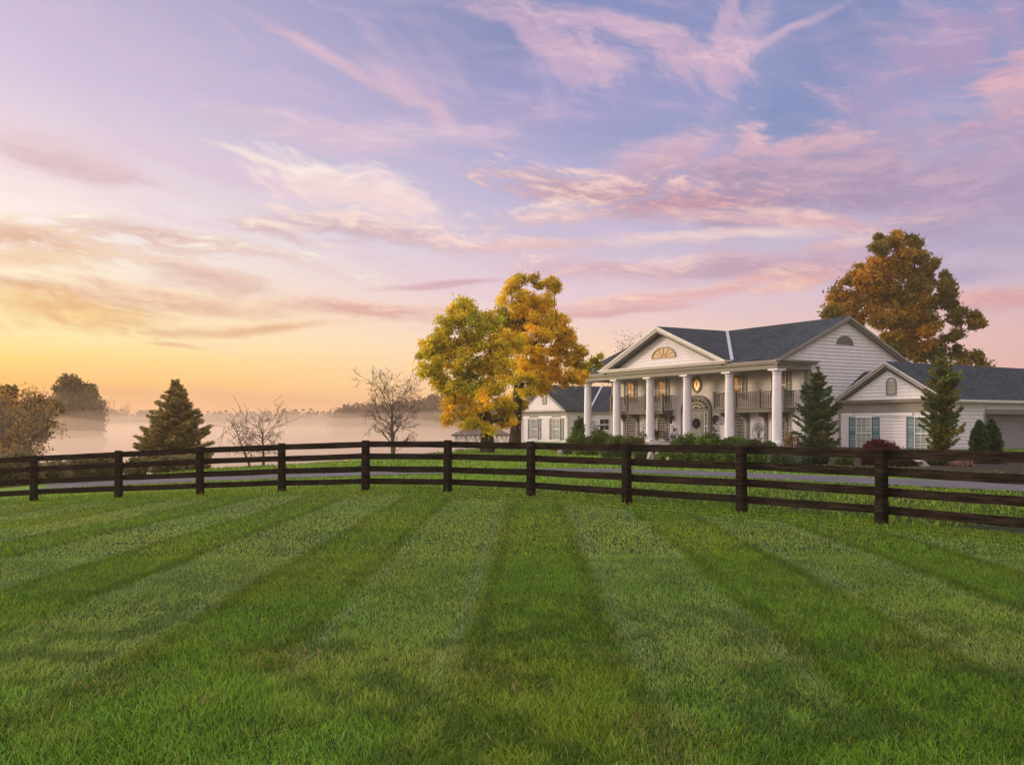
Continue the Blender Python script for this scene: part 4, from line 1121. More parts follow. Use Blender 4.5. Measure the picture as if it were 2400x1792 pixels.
# --- porch floor and steps
m_ = MB(); m_.box(-25.9, 1.0, -0.75, 3.2, -0.4, FLOOR); m_.box(-15.4, -9.6, -1.15, -0.752, -.4, .2); m_.build('porch_floor', M_TREAD, house)
# --- walls: main body
m_ = MB(); m_.box(-25.2, 0.28, 3.22, 13.6, -0.3, 6.45)
siding(m_, FLOOR, 6.05, lambda z: (-25.2, 0.26), frontp(3.2))
m_.build('front_wall', M_SIDING, house)
RY, RZ, EZ, EYF, EYB = 7.25, 10.42, 6.78, -0.65, 15.15   # ridge y,z; eave z; eave front/back y
k1 = (RZ - EZ) / (RY - EYF)
m_ = MB()
def gspan(z):
    if z < 6.44: return (3.2, 14.6)
    d = (RZ - .28 - z) / k1
    return (max(RY - d, -0.1), RY + d)
siding(m_, 0.0, RZ - .35, gspan, sidep(0.30), 0.27)
m_.face([(0.296, 3.2, -.2), (0.296, 14.6, -.2), (0.296, 14.6, 6.5), (0.296, 3.2, 6.5)]); m_.face([(.296, -.1, 6.5), (.296, 14.6, 6.5), (.296, RY, RZ - .3)])
m_.build('side_wall', M_SIDING, house)
m_ = MB(); m_.face([(-25.25, -.1, 6.5), (-25.25, RY, RZ - .3), (-25.25, 14.6, 6.5)]); m_.face([(-25.25, 3.2, -.2), (-25.25, 3.2, 6.5), (-25.25, 14.6, 6.5), (-25.25, 14.6, -.2)])
m_.build('left_gable_wall', M_SIDING, house)

# --- main roof, slabs with thickness
def slab(m_, p, th=0.12):
    """quad or tri of roof surface points, thickened straight down"""
    n = len(m_.v); k = len(p)
    m_.v += [tuple(q) for q in p] + [(q[0], q[1], q[2] - th) for q in p]
    m_.f.append(tuple(range(n, n + k))); m_.f.append(tuple(range(n + k, n + 2 * k))[::-1])
    for i in range(k):
        j = (i + 1) % k; m_.f.append((n + i, n + k + i, n + k + j, n + j))
XL, XR = -26.2, 0.72
m_ = MB()
slab(m_, [(XL, EYF, EZ), (XR, EYF, EZ), (XR, RY, RZ), (XL, RY, RZ)])
slab(m_, [(XR, EYB, EZ), (XL, EYB, EZ), (XL, RY, RZ), (XR, RY, RZ)])
# portico cross gable
PC, PL, PR = -13.1, -21.6, -4.6
PZ, PEZ = 10.40, 6.98
kp = (PZ - PEZ) / (PC - PL)
yv = EYF + (PEZ - EZ) / k1
PF = -1.0
yj = EYF + (PZ - EZ) / k1
slab(m_, [(PL, PF, PEZ), (PC, PF, PZ), (PC, yj, PZ), (PL, yv, PEZ)][::-1])
slab(m_, [(PR, PF, PEZ), (PR, yv, PEZ), (PC, yj, PZ), (PC, PF, PZ)][::-1])
m_.build('main_roof', M_ROOF, house)
# valley flashing
m_ = MB()
a = Vector((PR, yv, PEZ)); b = Vector((PC, yj, PZ))
m_.bar(a + Vector((0, 0, .03)), b + Vector((0, 0, .03)), 0.26, 0.03)
m_.build('valley_flashing', M_FLASH, house)
# --- entablature
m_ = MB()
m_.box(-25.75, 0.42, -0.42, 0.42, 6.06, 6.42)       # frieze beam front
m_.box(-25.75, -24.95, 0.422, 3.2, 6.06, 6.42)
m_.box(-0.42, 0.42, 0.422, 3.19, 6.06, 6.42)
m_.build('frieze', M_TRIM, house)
m_ = MB()
m_.box(XL + .02, XR - .02, EYF - .02, 0.5, 6.42, 6.56)
m_.box(XL + .1, XR - .06, EYF - .10, EYF + .3, 6.562, 6.70)
m_.box(0.424, XR + .05, 0.502, 3.6, 6.50, 6.62)
m_.box(0.424, XR + .2, -.7, 3.75, 6.622, 6.74)
m_.build('cornice', M_TRIM, house)
m_ = MB()
m_.box(PL - .05, PR + .05, PF - .02, -0.2, 6.702, 6.84); m_.box(PL - .18, PR + .18, PF - .14, -0.25, 6.842, 6.96)
m_.build('pediment_cornice', M_TRIMW, house)
m_ = MB(); m_.box(-25.2, 0.25, -.1, 3.18, 6.30, 6.36); m_.build('porch_ceiling', M_TRIM, house)
# gutter side return at corner
m_ = MB(); m_.tube([(XR - .1, 3.5, 6.55), (.75, 3.4, 6.3), (.46, 3.35, 6.05), (.42, 3.35, .3)], [.05, .05, .05, .05], 8); m_.build('downspout', M_WHITE, house)
# --- pediment
m_ = MB(); m_.box(PL + .5, PR - .5, -0.10, 0.0, 6.965, 7.05)
def pspan(z):
    d = (PZ - .42 - z) / kp
    return (PC - d, PC + d)
siding(m_, 7.0, PZ - .45, pspan, frontp(-0.12), 0.27)
m_.face([(PC - (PZ - .42 - 6.98) / kp, -.11, 6.98), (PC + (PZ - .42 - 6.98) / kp, -.11, 6.98), (PC, -.11, PZ - .42)])
m_.build('pediment_wall', M_SIDING, house)
def rake(m_, p0, p1, dn0, dn1, y0, y1):
    """raking board between two xz points, from y0 to y1, dropping dn0..dn1 below the line"""
    (x0, z0), (x1, z1) = p0, p1
    m_.prism([(x0, y0, z0 - dn0), (x1, y0, z1 - dn0), (x1, y0, z1 - dn1), (x0, y0, z0 - dn1)], (0, y1 - y0, 0))
def rake_s(m_, p0, p1, dn0, dn1, x0, x1):
    (y0, z0), (y1, z1) = p0, p1
    m_.prism([(x0, y0, z0 - dn0), (x0, y1, z1 - dn0), (x0, y1, z1 - dn1), (x0, y0, z0 - dn1)], (x1 - x0, 0, 0))
m_ = MB(); md = MB()
for (xa, sgn) in ((PL, 1), (PR, -1)):
    rake(m_, (xa, PEZ), (PC, PZ), .01, .20, PF - .05, PF + .06)
    rake(m_, (xa + sgn * .35, PEZ + .35 * kp), (PC, PZ), .20, .34, PF + .02, -0.12)
    n = 34
    for i in range(n):
        f = (i + .5) / n; x = xa + sgn * .5 + (PC - xa - sgn * .5) * f; z = PEZ + abs(x - xa) * kp - .36
        md.box(x - .06, x + .06, PF + .02, PF + .14, z - .11, z - .0)
m_.build('raking_cornice', M_TRIMW, house)
md.build('dentils', M_TRIMW, house)
m_ = MB()
for (xa, sgn) in ((PL, 1), (PR, -1)):
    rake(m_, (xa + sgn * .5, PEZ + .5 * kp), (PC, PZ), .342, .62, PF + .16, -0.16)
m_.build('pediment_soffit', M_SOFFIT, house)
# side gable rake boards + back
m_ = MB()
for (ya, yb) in ((EYF, RY), (EYB, RY)):
    rake_s(m_, (ya, EZ), (yb, RZ), .01, .24, XR - .02, XR + .05)
    rake_s(m_, (ya, EZ), (yb, RZ), .24, .40, .32, XR - .06)
m_.build('gable_trim', M_TRIM, house)
m_ = MB()
for (ya, yb) in ((EYF, RY), (EYB, RY)):
    rake_s(m_, (ya, EZ), (yb, RZ), .01, .24, XL - .05, XL + .02)
m_.build('left_gable_trim', M_TRIM, house)

def ell(cx, cz, a, b, a0=0, a1=180, n=20):
    return [(cx + a * math.cos(R(a0 + (a1 - a0) * i / n)), cz + b * math.sin(R(a0 + (a1 - a0) * i / n))) for i in range(n + 1)]
def panel_front(m_, xz, y0, y1):
    m_.prism([(x, y0, z) for x, z in xz], (0, y1 - y0, 0))
def arch_ring(m_, outer, inner, y0, y1):
    k = len(outer)
    for i in range(k - 1):
        lp_ = [outer[i], outer[i + 1], inner[i + 1], inner[i]]
        m_.prism([(x, y0, z) for x, z in lp_], (0, y1 - y0, 0))
# half-round window in the pediment, golden reflection painted on the pane
fan = MB(); fan_c = (PC - .05, 7.74)
panel_front(fan, ell(*fan_c, 1.5, .78), -.19, -.15)
fo_ = fan.build('fan_window', M_GOLD_REFL, house)
fr_ = MB(); arch_ring(fr_, ell(*fan_c, 1.64, .9), ell(*fan_c, 1.5, .78), -.24, -.15); fr_.box(fan_c[0] - 1.64, fan_c[0] + 1.64, -.24, -.15, 7.66, 7.738)
for a in (30, 60, 90, 120, 150):
    fr_.bar((fan_c[0] + .3 * math.cos(R(a)), -.205, 7.74 + .16 * math.sin(R(a))), (fan_c[0] + 1.5 * math.cos(R(a)), -.205, 7.74 + .78 * math.sin(R(a))), .03, .03, (0, 1, 0))
arch_ring(fr_, ell(*fan_c, .34, .2), ell(*fan_c, .28, .15), -.22, -.192)
fr_.build('frame', mat('bronze_trim', (0.20, .12, .05), .5), fo_)
# louvred lunette in the side gable
lv = MB(); lc = (7.1, 8.15)
lv.prism([(.335, y, z) for y, z in ell(*lc, 1.0, .72)], (.03, 0, 0))
lo = lv.build('gable_vent', M_SHUT_G, house)
lv = MB()
for i in range(9):
    z = 8.19 + i * .075; hw_ = 1.0 * math.sqrt(max(0, 1 - ((z - 8.15) / .72) ** 2)) - .03
    if hw_ > .1: lv.box(.366, .40, 7.1 - hw_, 7.1 + hw_, z, z + .035)
lv.build('louvres', M_TRIM, lo)

# --- columns
def column(x):
    m_ = MB()
    b = FLOOR; t = 6.055
    m_.box(x - .5, x + .5, -.5, .5, b, b + .12)
    m_.lathe(x, 0, [(.47, b + .121), (.48, b + .17), (.46, b + .22), (.40, b + .25), (.385, b + .35), (.38, b + 1.6), (.365, b + 3.2), (.335, t - .5), (.335, t - .42), (.37, t - .40), (.37, t - .36), (.335, t - .34), (.335, t - .26), (.42, t - .16), (.47, t - .12)], 28)
    m_.box(x - .48, x + .48, -.48, .48, t - .12, t)
    o = m_.build('column', M_WHITE, house)
    for p in o.data.polygons:
        n = p.normal
        p.use_smooth = abs(n.z) < 0.6 and max(abs(n.x), abs(n.y)) < 0.9999 or False
    return o
for x in (-24.94, -20.19, -15.22, -10.22, -5.11, 0.0): column(x)

# --- windows on the front
WY = 3.2
def muntin_win(x0, x1, z0, z1, cols_, rows, y, gm, arch=0.0, parent=house, fm=M_WHITE, shut=None, shw=.5, name='window', shz=None):
    g_ = MB(); w = x1 - x0; cx = (x0 + x1) / 2
    if arch > 0:
        xz = [(x0, z0), (x1, z0)] + ell(cx, z1 - arch, w / 2, arch, 0, 180, 14)
        panel_front(g_, xz, y - .05, y - .035)
    else: g_.box(x0, x1, y - .05, y - .035, z0, z1)
    go_ = g_.build(name, gm, parent)
    f = MB(); t = .045
    f.box(x0 - t, x0, y - .12, y - .03, z0 - t, z1 - arch); f.box(x1, x1 + t, y - .12, y - .03, z0 - t, z1 - arch)
    f.box(x0, x1, y - .12, y - .03, z0 - t, z0)
    if arch > 0: arch_ring(f, ell(cx, z1 - arch, w / 2 + t, arch + t, 0, 180, 14), ell(cx, z1 - arch, w / 2, arch, 0, 180, 14), y - .12, y - .03)
    else: f.box(x0 - t, x1 + t, y - .12, y - .03, z1, z1 + t)
    for i in range(1, cols_):
        x = x0 + w * i / cols_
        zt = z1 if arch == 0 else z1 - arch + arch * math.sqrt(max(0, 1 - ((x - cx) / (w / 2)) ** 2))
        f.box(x - .010, x + .010, y - .075, y - .052, z0, zt)
    for j in range(1, rows):
        z = z0 + (z1 - arch * .5 - z0) * j / rows
        th = .035 if j == rows // 2 and arch == 0 else .010
        f.box(x0, x1, y - .08, y - .052, z - th, z + th)
    f.build('frame', fm, go_)
    s_ = MB(); s_.box(x0 - t - .04, x1 + t + .04, y - .17, y - .03, z0 - t - .06, z0 - t - .002); s_.build('sill', fm, go_)
    if shut:
        zb, zt2 = shz or (z0 - .05, z1 + .05)
        for sgn in (-1, 1):
            q = MB(); xa = x0 - t - .03 - shw if sgn < 0 else x1 + t + .03
            q.box(xa, xa + .05, y - .09, y - .03, zb, zt2); q.box(xa + shw - .05, xa + shw, y - .09, y - .03, zb, zt2)
            for (za, zc) in ((zb, zb + .08), ((zb + zt2) / 2 - .04, (zb + zt2) / 2 + .04), (zt2 - .08, zt2)): q.box(xa + .05, xa + shw - .05, y - .088, y - .03, za, zc)
            nl = int((zt2 - zb) / .09)
            for i in range(nl):
                z = zb + (i + .5) * (zt2 - zb) / nl
                q.prism([(xa + .05, y - .07, z - .035), (xa + .05, y - .035, z + .03), (xa + .05, y - .03, z + .03), (xa + .05, y - .03, z - .035)], (shw - .1, 0, 0))
            q.build('shutter', shut, go_)
    return go_
for x in (-22.2, -17.4, -7.45, -2.6):
    muntin_win(x - .55, x + .55, .55, 2.5, 3, 4, WY, M_GLASS, arch=.38, fm=M_MUNT, shut=M_TRIM, shw=.42, shz=(.35, 2.75))
    muntin_win(x - .48, x + .48, 4.0, 6.0, 2, 2, WY, M_GLASSW, shut=M_SHUT_G, shw=.48, name='upper_window')
# oval window
ov = MB(); panel_front(ov, ell(-12.62, 5.4, .45, .55, 0, 360, 32)[:-1], WY - .06, WY - .04); oo = ov.build('oval_window', M_GOLD_REFL2, house)
ov = MB(); arch_ring(ov, ell(-12.62, 5.4, .62, .72, 0, 360, 32), ell(-12.62, 5.4, .45, .55, 0, 360, 32), WY - .14, WY - .03)
ov.box(-12.69, -12.55, WY - .14, WY - .03, 4.62, 4.70)
for a in (0, 60, 120): ov.bar((-12.62 + .45 * math.cos(R(a)), WY - .07, 5.4 + .55 * math.sin(R(a))), (-12.62 - .45 * math.cos(R(a)), WY - .07, 5.4 - .55 * math.sin(R(a))), .02, .02, (0, 1, 0))
ov.build('frame', mat('brown_trim', (0.13, .075, .035), .5), oo)
# entrance
DC = -12.62
e = MB()
arch_ring(e, ell(DC, 3.1, 2.0, 1.36), ell(DC, 3.1, 1.66, 1.06), WY - .2, WY - .03)
for s_ in (-1, 1): e.box(DC + s_ * 1.83 - .17, DC + s_ * 1.83 + .17, WY - .2, WY - .03, FLOOR, 3.098)
e.box(DC - 1.66, DC + 1.66, WY - .16, WY - .03, 3.0, 3.26)
for s_ in (-1, 1): e.box(DC + s_ * .95 - .2, DC + s_ * .95 + .2, WY - .14, WY - .03, FLOOR, 2.998); e.box(DC + s_ * 1.59 - .07, DC + s_ * 1.59 + .07, WY - .14, WY - .03, FLOOR, 2.998)
e.build('door_surround', M_BALC, house)
f = MB(); panel_front(f, ell(DC, 3.262, 1.66, .90), WY - .06, WY - .04); fo2 = f.build('fanlight', M_GLASS, house)
f = MB()
for a in range(20, 180, 20): f.bar((DC + .4 * math.cos(R(a)), WY - .08, 3.262 + .22 * math.sin(R(a))), (DC + 1.64 * math.cos(R(a)), WY - .08, 3.262 + .88 * math.sin(R(a))), .045, .03, (0, 1, 0))
arch_ring(f, ell(DC, 3.262, 1.05, .57), ell(DC, 3.262, .99, .52), WY - .10, WY - .062); arch_ring(f, ell(DC, 3.262, .44, .25), ell(DC, 3.262, .38, .2), WY - .10, WY - .062); arch_ring(f, ell(DC, 3.262, 1.66, .9), ell(DC, 3.262, 1.60, .85), WY - .10, WY - .062)
f.build('frame', M_TRIMW, fo2)
f = MB(); f.box(DC - .745, DC + .745, WY - .09, WY - .03, FLOOR, 2.96); do = f.build('door', M_DOOR, house)
f = MB()
for (za, zb) in ((.55, 1.25), (1.4, 2.75)):
    for (xa, xb) in ((-.62, -.06), (.06, .62)):
        f.box(DC + xa, DC + xb, WY - .105, WY - .092, za, za + .05); f.box(DC + xa, DC + xb, WY - .105, WY - .092, zb - .05, zb)
        f.box(DC + xa, DC + xa + .05, WY - .105, WY - .092, za + .05, zb - .05); f.box(DC + xb - .05, DC + xb, WY - .105, WY - .092, za + .05, zb - .05)
f.build('door_moulding', M_DOOR, do)
f = MB(); f.lathe(0, 0, [(.02, 0), (.035, .02), (.035, .05), (.01, .07)], 10); f.v = [(DC + .62 + v[0], WY - .10 - v[2], 1.32 + v[1]) for v in f.v]; f.build('door_handle', M_METAL, do)
for s_ in (-1, 1):
    cx = DC + s_ * 1.335
    muntin_win(cx - .17, cx + .17, .95, 2.9, 2, 5, WY - .04, M_GLASS, name='sidelight')
# wreath on the door
w_ = MB()
rs = np.random.RandomState(5)
P_ = []
for i in range(900):
    a = rs.rand() * 6.283; rr = .31 + rs.randn() * .06
    P_.append((rr * math.cos(a), -.03 - abs(rs.randn()) * .04, rr * math.sin(a)))
wr = empty('wreath', (0, 0, 0), 'round dark evergreen wreath hanging on the front door', 'wreath')
Mh = Matrix.Translation(Vector((HO[0], HO[1], 0))) @ Matrix.Rotation(ANG, 4, 'Z')
wr.matrix_world = Mh @ Matrix.Translation(Vector((DC, WY - .12, 1.95)))
w_.tube([(.31 * math.cos(2 * math.pi * i / 24), -.02, .31 * math.sin(2 * math.pi * i / 24)) for i in range(25)], [.03] * 25, 6)
w_.build('ring', M_BARK, wr)
leaves_mesh('foliage', np.array(P_), .07, np.repeat(np.array([[.03, .05, .04]]), 900, 0), M_LEAF, wr, rs)
# corner boards / pilasters and gutters downspouts on front
m_ = MB(); m_.box(-.20, .36, WY - .06, WY + .3, FLOOR, 6.05); m_.build('pilaster', M_TRIM, house)
m_ = MB(); m_.box(-25.3, -24.75, WY - .06, WY + .3, FLOOR, 6.05); m_.build('pilaster', M_TRIM, house)
# --- balconies
def balcony(x0, x1):
    y0, y1 = 1.95, 3.19; zt = 4.52
    m_ = MB(); m_.box(x0, x1, y0, y1, 2.82, 3.12); m_.box(x0 - .06, x1 + .06, y0 - .06, y1, 3.122, 3.18)
    bo = m_.build('balcony', M_BALC, house)
    r_ = MB()
    r_.box(x0, x1, y0, y0 + .09, zt - .08, zt); r_.box(x0, x1, y0 + .01, y0 + .07, 3.28, 3.35)
    for xx in (x0, x1 - .09): r_.box(xx, xx + .09, y0 + .09, y1, zt - .08, zt); r_.box(xx + .01, xx + .08, y0 + .09, y1, 3.28, 3.35)
    nb = int((x1 - x0) / .24)
    for i in range(1, nb):
        x = x0 + (x1 - x0) * i / nb; r_.box(x - .04, x + .04, y0 + .015, y0 + .06, 3.352, zt - .082)
    for i in range(1, 7):
        y = y0 + (y1 - y0) * i / 7
        for xx in (x0 + .02, x1 - .07): r_.box(xx, xx + .05, y - .035, y + .035, 3.352, zt - .082)
    r_.build('railing', M_BALC, bo)
    for x in (x0 + .08, x0 + (x1 - x0) / 3, x0 + (x1 - x0) * 2 / 3, x1 - .08):
        q = MB(); q.box(x - .1, x + .1, y0 - .03, y0 + .17, 3.182, zt + .05); q.box(x - .13, x + .13, y0 - .06, y0 + .2, zt + .052, zt + .11); q.build('newel', M_BALC, bo)
    for x in (x0 + .7, x1 - .9, x0 + (x1 - x0) * .36, x0 + (x1 - x0) * .62):
        q = MB(); q.box(x - .16, x + .16, WY - .12, WY - .03, FLOOR, 2.818)
        q.prism([(x - .12, WY - .122, 2.0), (x - .12, WY - .122, 2.818), (x - .12, y0 + .15, 2.818), (x - .12, y0 + .25, 2.62), (x - .12, WY - .35, 2.4)], (.24, 0, 0))
        q.build('bracket', M_BALC, bo)
balcony(-23.9, -15.9)
balcony(-9.2, -1.15)

# --- wall lanterns (things fixed to the wall)
def lantern(x, z, lab):
    t = empty('wall_lantern', (0, 0, 0), lab, 'lantern', 'wall lanterns beside the front door')
    t.matrix_world = Mh @ Matrix.Translation(Vector((x, WY - .05, z)))
    q = MB(); q.box(-.09, .09, -.04, 0.0, -.25, .25); q.bar((0, -.04, .1), (0, -.34, .34), .04, .04); q.bar((0, -.34, .34), (0, -.34, .26), .03, .03, (0, 1, 0)); q.build('bracket', M_METAL, t)
    q = MB(); q.lathe(0, -.34, [(.24, .02), (.10, .2), (.03, .27)], 6)
    q.lathe(0, -.34, [(.05, -.55), (.12, -.50), (.12, -.46)], 6)
    for i in range(6):
        a = 2 * math.pi * i / 6; q.bar((.12 * math.cos(a), -.34 + .12 * math.sin(a), -.46), (.2 * math.cos(a), -.34 + .2 * math.sin(a), .02), .025, .025)
    q.build('cage', M_METAL, t)
    q = MB(); q.lathe(0, -.34, [(.11, -.45), (.18, .01)], 6); q.build('lamp_glass', M_GLASS, t)
lantern(-15.75, 2.45, 'black wall lantern left of the front door'); lantern(-9.95, 2.40, 'black wall lantern right of the front door')
# iron wall ornament
t = empty('wall_ornament', (0, 0, 0), 'round black wire ornament on the white wall under the right balcony', 'ornament')
t.matrix_world = Mh @ Matrix.Translation(Vector((-5.05, WY - .1, 1.25)))
q = MB()
for rr, a0, a1 in ((.68, 0, 360), (.3, 20, 160)): q.tube([(rr * math.cos(R(a0 + (a1 - a0) * i / 30)), 0, rr * math.sin(R(a0 + (a1 - a0) * i / 30))) for i in range(31)], [.018] * 31, 5)
q.build('ring', M_METAL, t)
q = MB()
for a in range(20, 180, 32):
    q.tube([(0, 0, -.5), (.25 * math.cos(R(a)), 0, .1 * math.sin(R(a))), (.6 * math.cos(R(a)), 0, .6 * math.sin(R(a)))], [.016] * 3, 5)
    q.lathe(0, 0, [(.01, -.01), (.06, 0), (.01, .01)], 8)
    n0 = len(q.v) - 24
    for i in range(n0, len(q.v)): v = q.v[i]; q.v[i] = (v[0] + .45 * math.cos(R(a + 12)), v[2], v[1] + .45 * math.sin(R(a + 12)))
q.bar((-.35, 0, -.52), (.35, 0, -.52), .05, .05)
q.build('wire_branches', M_METAL, t)
# clay pots on the porch
t = empty('flower_pot', (0, 0, 0), 'clay pot with dark plant by the arched window left of the door', 'flower pot')
t.matrix_world = Mh @ Matrix.Translation(Vector((-17.5, 2.5, FLOOR)))
q = MB(); q.lathe(0, 0, [(.16, 0), (.26, .42), (.29, .43), (.29, .5), (.22, .5)], 16); q.build('pot', M_TERRA, t)
leaves_mesh('plant', np.random.RandomState(2).randn(260, 3) * np.array([.16, .16, .16]) + np.array([0, 0, .68]), .12, np.repeat(np.array([[.03, .045, .025]]), 260, 0), M_LEAF, t, np.random.RandomState(3))

# --- left wing
GY0 = 1.35
lw = MB(); lw.box(-39.55, -30.55, GY0 + .02, 14, -.3, 3.2)
siding(lw, 0.0, 3.1, lambda z: (-39.55, -30.55), frontp(GY0), .25)
LC, LL, LR, LZ, LEZ = -35.55, -40.75, -30.3, 6.15, 3.32
kl = (LZ - LEZ) / (LC - LL)
siding(lw, 3.5, LZ - .4, lambda z: (LC - (LZ - .36 - z) / kl, LC + (LZ - .36 - z) / kl), frontp(GY0), .26)
lw.face([(LC - (LZ - .36 - 3.1) / kl, GY0 + .01, 3.1), (LC + (LZ - .36 - 3.1) / kl, GY0 + .01, 3.1), (LC, GY0 + .01, LZ - .36)])
lw.build('left_wing_wall', M_SIDING, house)
lw = MB(); yF = GY0 - .45
slab(lw, [(LL, yF, LEZ), (LC, yF, LZ), (LC, 14, LZ), (LL, 14, LEZ)][::-1]); slab(lw, [(LR, yF, LEZ), (LR, 14, LEZ), (LC, 14, LZ), (LC, yF, LZ)][::-1])
CYW = 4.1; cyr = CYW + (LZ - LEZ) / kl
slab(lw, [(LC, cyr, LZ - .01), (LR - 3.0, CYW - .35, LEZ - .19), (-25.3, CYW - .35, LEZ - .19), (-25.3, cyr, LZ - .01)])
slab(lw, [(LC, cyr, LZ - .01), (-25.3, cyr, LZ - .01), (-25.3, cyr + 5, LEZ), (LC, cyr + 5, LEZ)])
lw.build('left_wing_roof', M_ROOF, house)
lw = MB(); lw.box(-30.53, -25.3, CYW, CYW + 8, -.3, 3.25); siding(lw, 0, 3.1, lambda z: (-30.5, -25.3), frontp(CYW - .01), .19); lw.build('left_connector_wall', M_SIDING, house)
lw = MB(); vx = Vector((LR, CYW - .2, LEZ + .03)); vt = Vector((LC, cyr, LZ + .03)); lw.bar(vx, vt, .2, .03); lw.build('left_valley_flashing', M_FLASH, house)
lw = MB()
for (xa, sgn) in ((LL, 1), (LR, -1)):
    rake(lw, (xa, LEZ), (LC, LZ), .01, .2, yF - .04, yF + .06)
    rake(lw, (xa + sgn * .35, LEZ + .35 * kl), (LC, LZ), .202, .40, yF + .08, GY0 - .035)
lw.box(LL + .25, LR - .25, yF + .0, GY0 - .03, LEZ - .12, LEZ + .02)
lw.box(-39.6, -30.5, GY0 - .05, GY0 - .0, 2.62, 3.19)
lw.box(LR + .02, -25.3, CYW - .45, CYW - .36, LEZ - .32, LEZ - .2)
lw.build('left_wing_trim', M_TRIM, house)
for x in (-39.6, -30.72):
    lw = MB(); lw.box(x, x + .2, GY0 - .06, GY0 + .05, -.1, 2.618); lw.build('corner_board', M_TRIMW, house)
lw = MB(); lw.tube([(-39.75, GY0 - .15, 3.1), (-39.75, GY0 - .15, .1)], [.05, .05], 8); lw.build('downspout', M_WHITE, house)
for cx in (-37.05, -32.6): muntin_win(cx - .66, cx + .66, .3, 2.45, 2, 4, GY0, M_GLASSG, shut=M_SHUT_G, shw=.62)
muntin_win(-28.5, -26.9, 1.3, 2.4, 2, 2, CYW - .02, M_GLASS)
def arch_vent(cx, z0, z1, w, y, name):
    q = MB(); panel_front(q, [(cx - w / 2, z0), (cx + w / 2, z0)] + ell(cx, z1 - w / 2, w / 2, w / 2, 0, 180, 12), y - .06, y - .035); o = q.build(name, M_TRIMW, house)
    q = MB(); t = .09
    q.box(cx - w / 2 - t, cx - w / 2, y - .1, y - .03, z0, z1 - w / 2); q.box(cx + w / 2, cx + w / 2 + t, y - .1, y - .03, z0, z1 - w / 2); q.box(cx - w / 2 - t, cx + w / 2 + t, y - .1, y - .03, z0 - t, z0 - .001)
    arch_ring(q, ell(cx, z1 - w / 2, w / 2 + t, w / 2 + t, 0, 180, 12), ell(cx, z1 - w / 2, w / 2, w / 2, 0, 180, 12), y - .1, y - .03)
    q.build('frame', M_SHUT_G, o)
    q = MB(); n = int((z1 - z0 - .1) / .11)
    for i in range(n):
        z = z0 + .05 + i * .11; hw_ = w / 2 if z < z1 - w / 2 else math.sqrt(max(0, (w / 2) ** 2 - (z - z1 + w / 2) ** 2))
        if hw_ > .06: q.prism([(cx - hw_ + .01, y - .062, z), (cx - hw_ + .01, y - .09, z - .03), (cx - hw_ + .01, y - .062, z + .03)], (2 * hw_ - .02, 0, 0))
    q.build('louvres', M_TRIM, o)
arch_vent(-34.98, 4.1, 5.05, .62, GY0, 'left_gable_vent')

# --- right wing
RY0 = 6.45
RC, RL, RR, RZ2, REZ = 4.92, -0.27, 10.07, 6.54, 3.61
kr = (RZ2 - REZ) / (RC - RL)
XW0, XW1 = .34, 9.6
rw = MB(); rw.box(XW0, XW1 - .03, RY0 + .02, 11.2, -.3, 3.5)
siding(rw, -.05, 3.0, lambda z: (XW0, XW1), frontp(RY0), .24)
siding(rw, 3.72, RZ2 - .45, lambda z: (RC - (RZ2 - .42 - z) / kr, RC + (RZ2 - .42 - z) / kr), frontp(RY0), .26)
rw.face([(RC - (RZ2 - .42 - 3.3) / kr, RY0 + .01, 3.3), (RC + (RZ2 - .42 - 3.3) / kr, RY0 + .01, 3.3), (RC, RY0 + .01, RZ2 - .42)])
siding(rw, -.05, 3.2, lambda z: (RY0, 11.1), sidep(XW1 - .03), .26)
rw.box(XW0, XW1 - .03, 26, 26.2, -.3, 3.4); rw.box(XW1 - .23, XW1 - .03, 11.1, 26.2, 2.62, 3.4); rw.box(XW0, XW0 + .2, 11.202, 26, -.3, 3.4); rw.box(XW1 - .23, XW1 - .03, 22.5, 26, -.3, 2.618)
rw.build('right_wing_wall', M_SIDING, house)
rw = MB(); yF = RY0 - .4
slab(rw, [(RL + .62, yF, REZ + .62 * kr), (RC, yF, RZ2), (RC, 27, RZ2), (RL + .62, 27, REZ + .62 * kr)][::-1]); slab(rw, [(RR, yF, REZ), (RR, 27, REZ), (RC, 27, RZ2), (RC, yF, RZ2)][::-1])
slab(rw, [(.33, 6.6, 4.2), (1.9, 6.6, 4.2), (4.4, 9.4, 6.08), (.33, 9.4, 6.08)])
rw.build('right_wing_roof', M_ROOF, house)
rw = MB(); rd = MB()
for (xa, sgn) in ((RL, 1), (RR, -1)):
    rake(rw, (xa, REZ), (RC, RZ2), .01, .22, yF - .05, yF + .06)
    rake(rw, (xa + sgn * .3, REZ + .3 * kr), (RC, RZ2), .222, .34, yF + .02, RY0 - .04)
    n = 24
    for i in range(n):
        f_ = (i + .5) / n; x = xa + sgn * .35 + (RC - xa - sgn * .35) * f_; z = REZ + abs(x - xa) * kr - .08
        rd.box(x - .055, x + .055, yF - .12, yF - .052, z - .13, z - .02)
rw.build('right_wing_rake', M_TRIMW, house); rd.build('right_wing_dentils', M_TRIM, house)
rw = MB()
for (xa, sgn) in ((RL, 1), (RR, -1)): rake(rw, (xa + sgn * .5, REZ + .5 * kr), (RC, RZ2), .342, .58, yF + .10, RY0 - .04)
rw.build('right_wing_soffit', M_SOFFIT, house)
rw = MB(); rw.box(RL + .3, RR - .3, yF, RY0 - .03, REZ - .14, REZ + .02); rw.box(RL + .25, RR - .25, yF - .1, RY0 - .03, REZ + .022, REZ + .1)
rw.box(XW0, XW1 + .02, RY0 - .055, RY0, 2.72, 3.46)
for x in (XW0, XW1 - .16): rw.box(x, x + .2, RY0 - .06, RY0 - .0, -.1, 2.718)
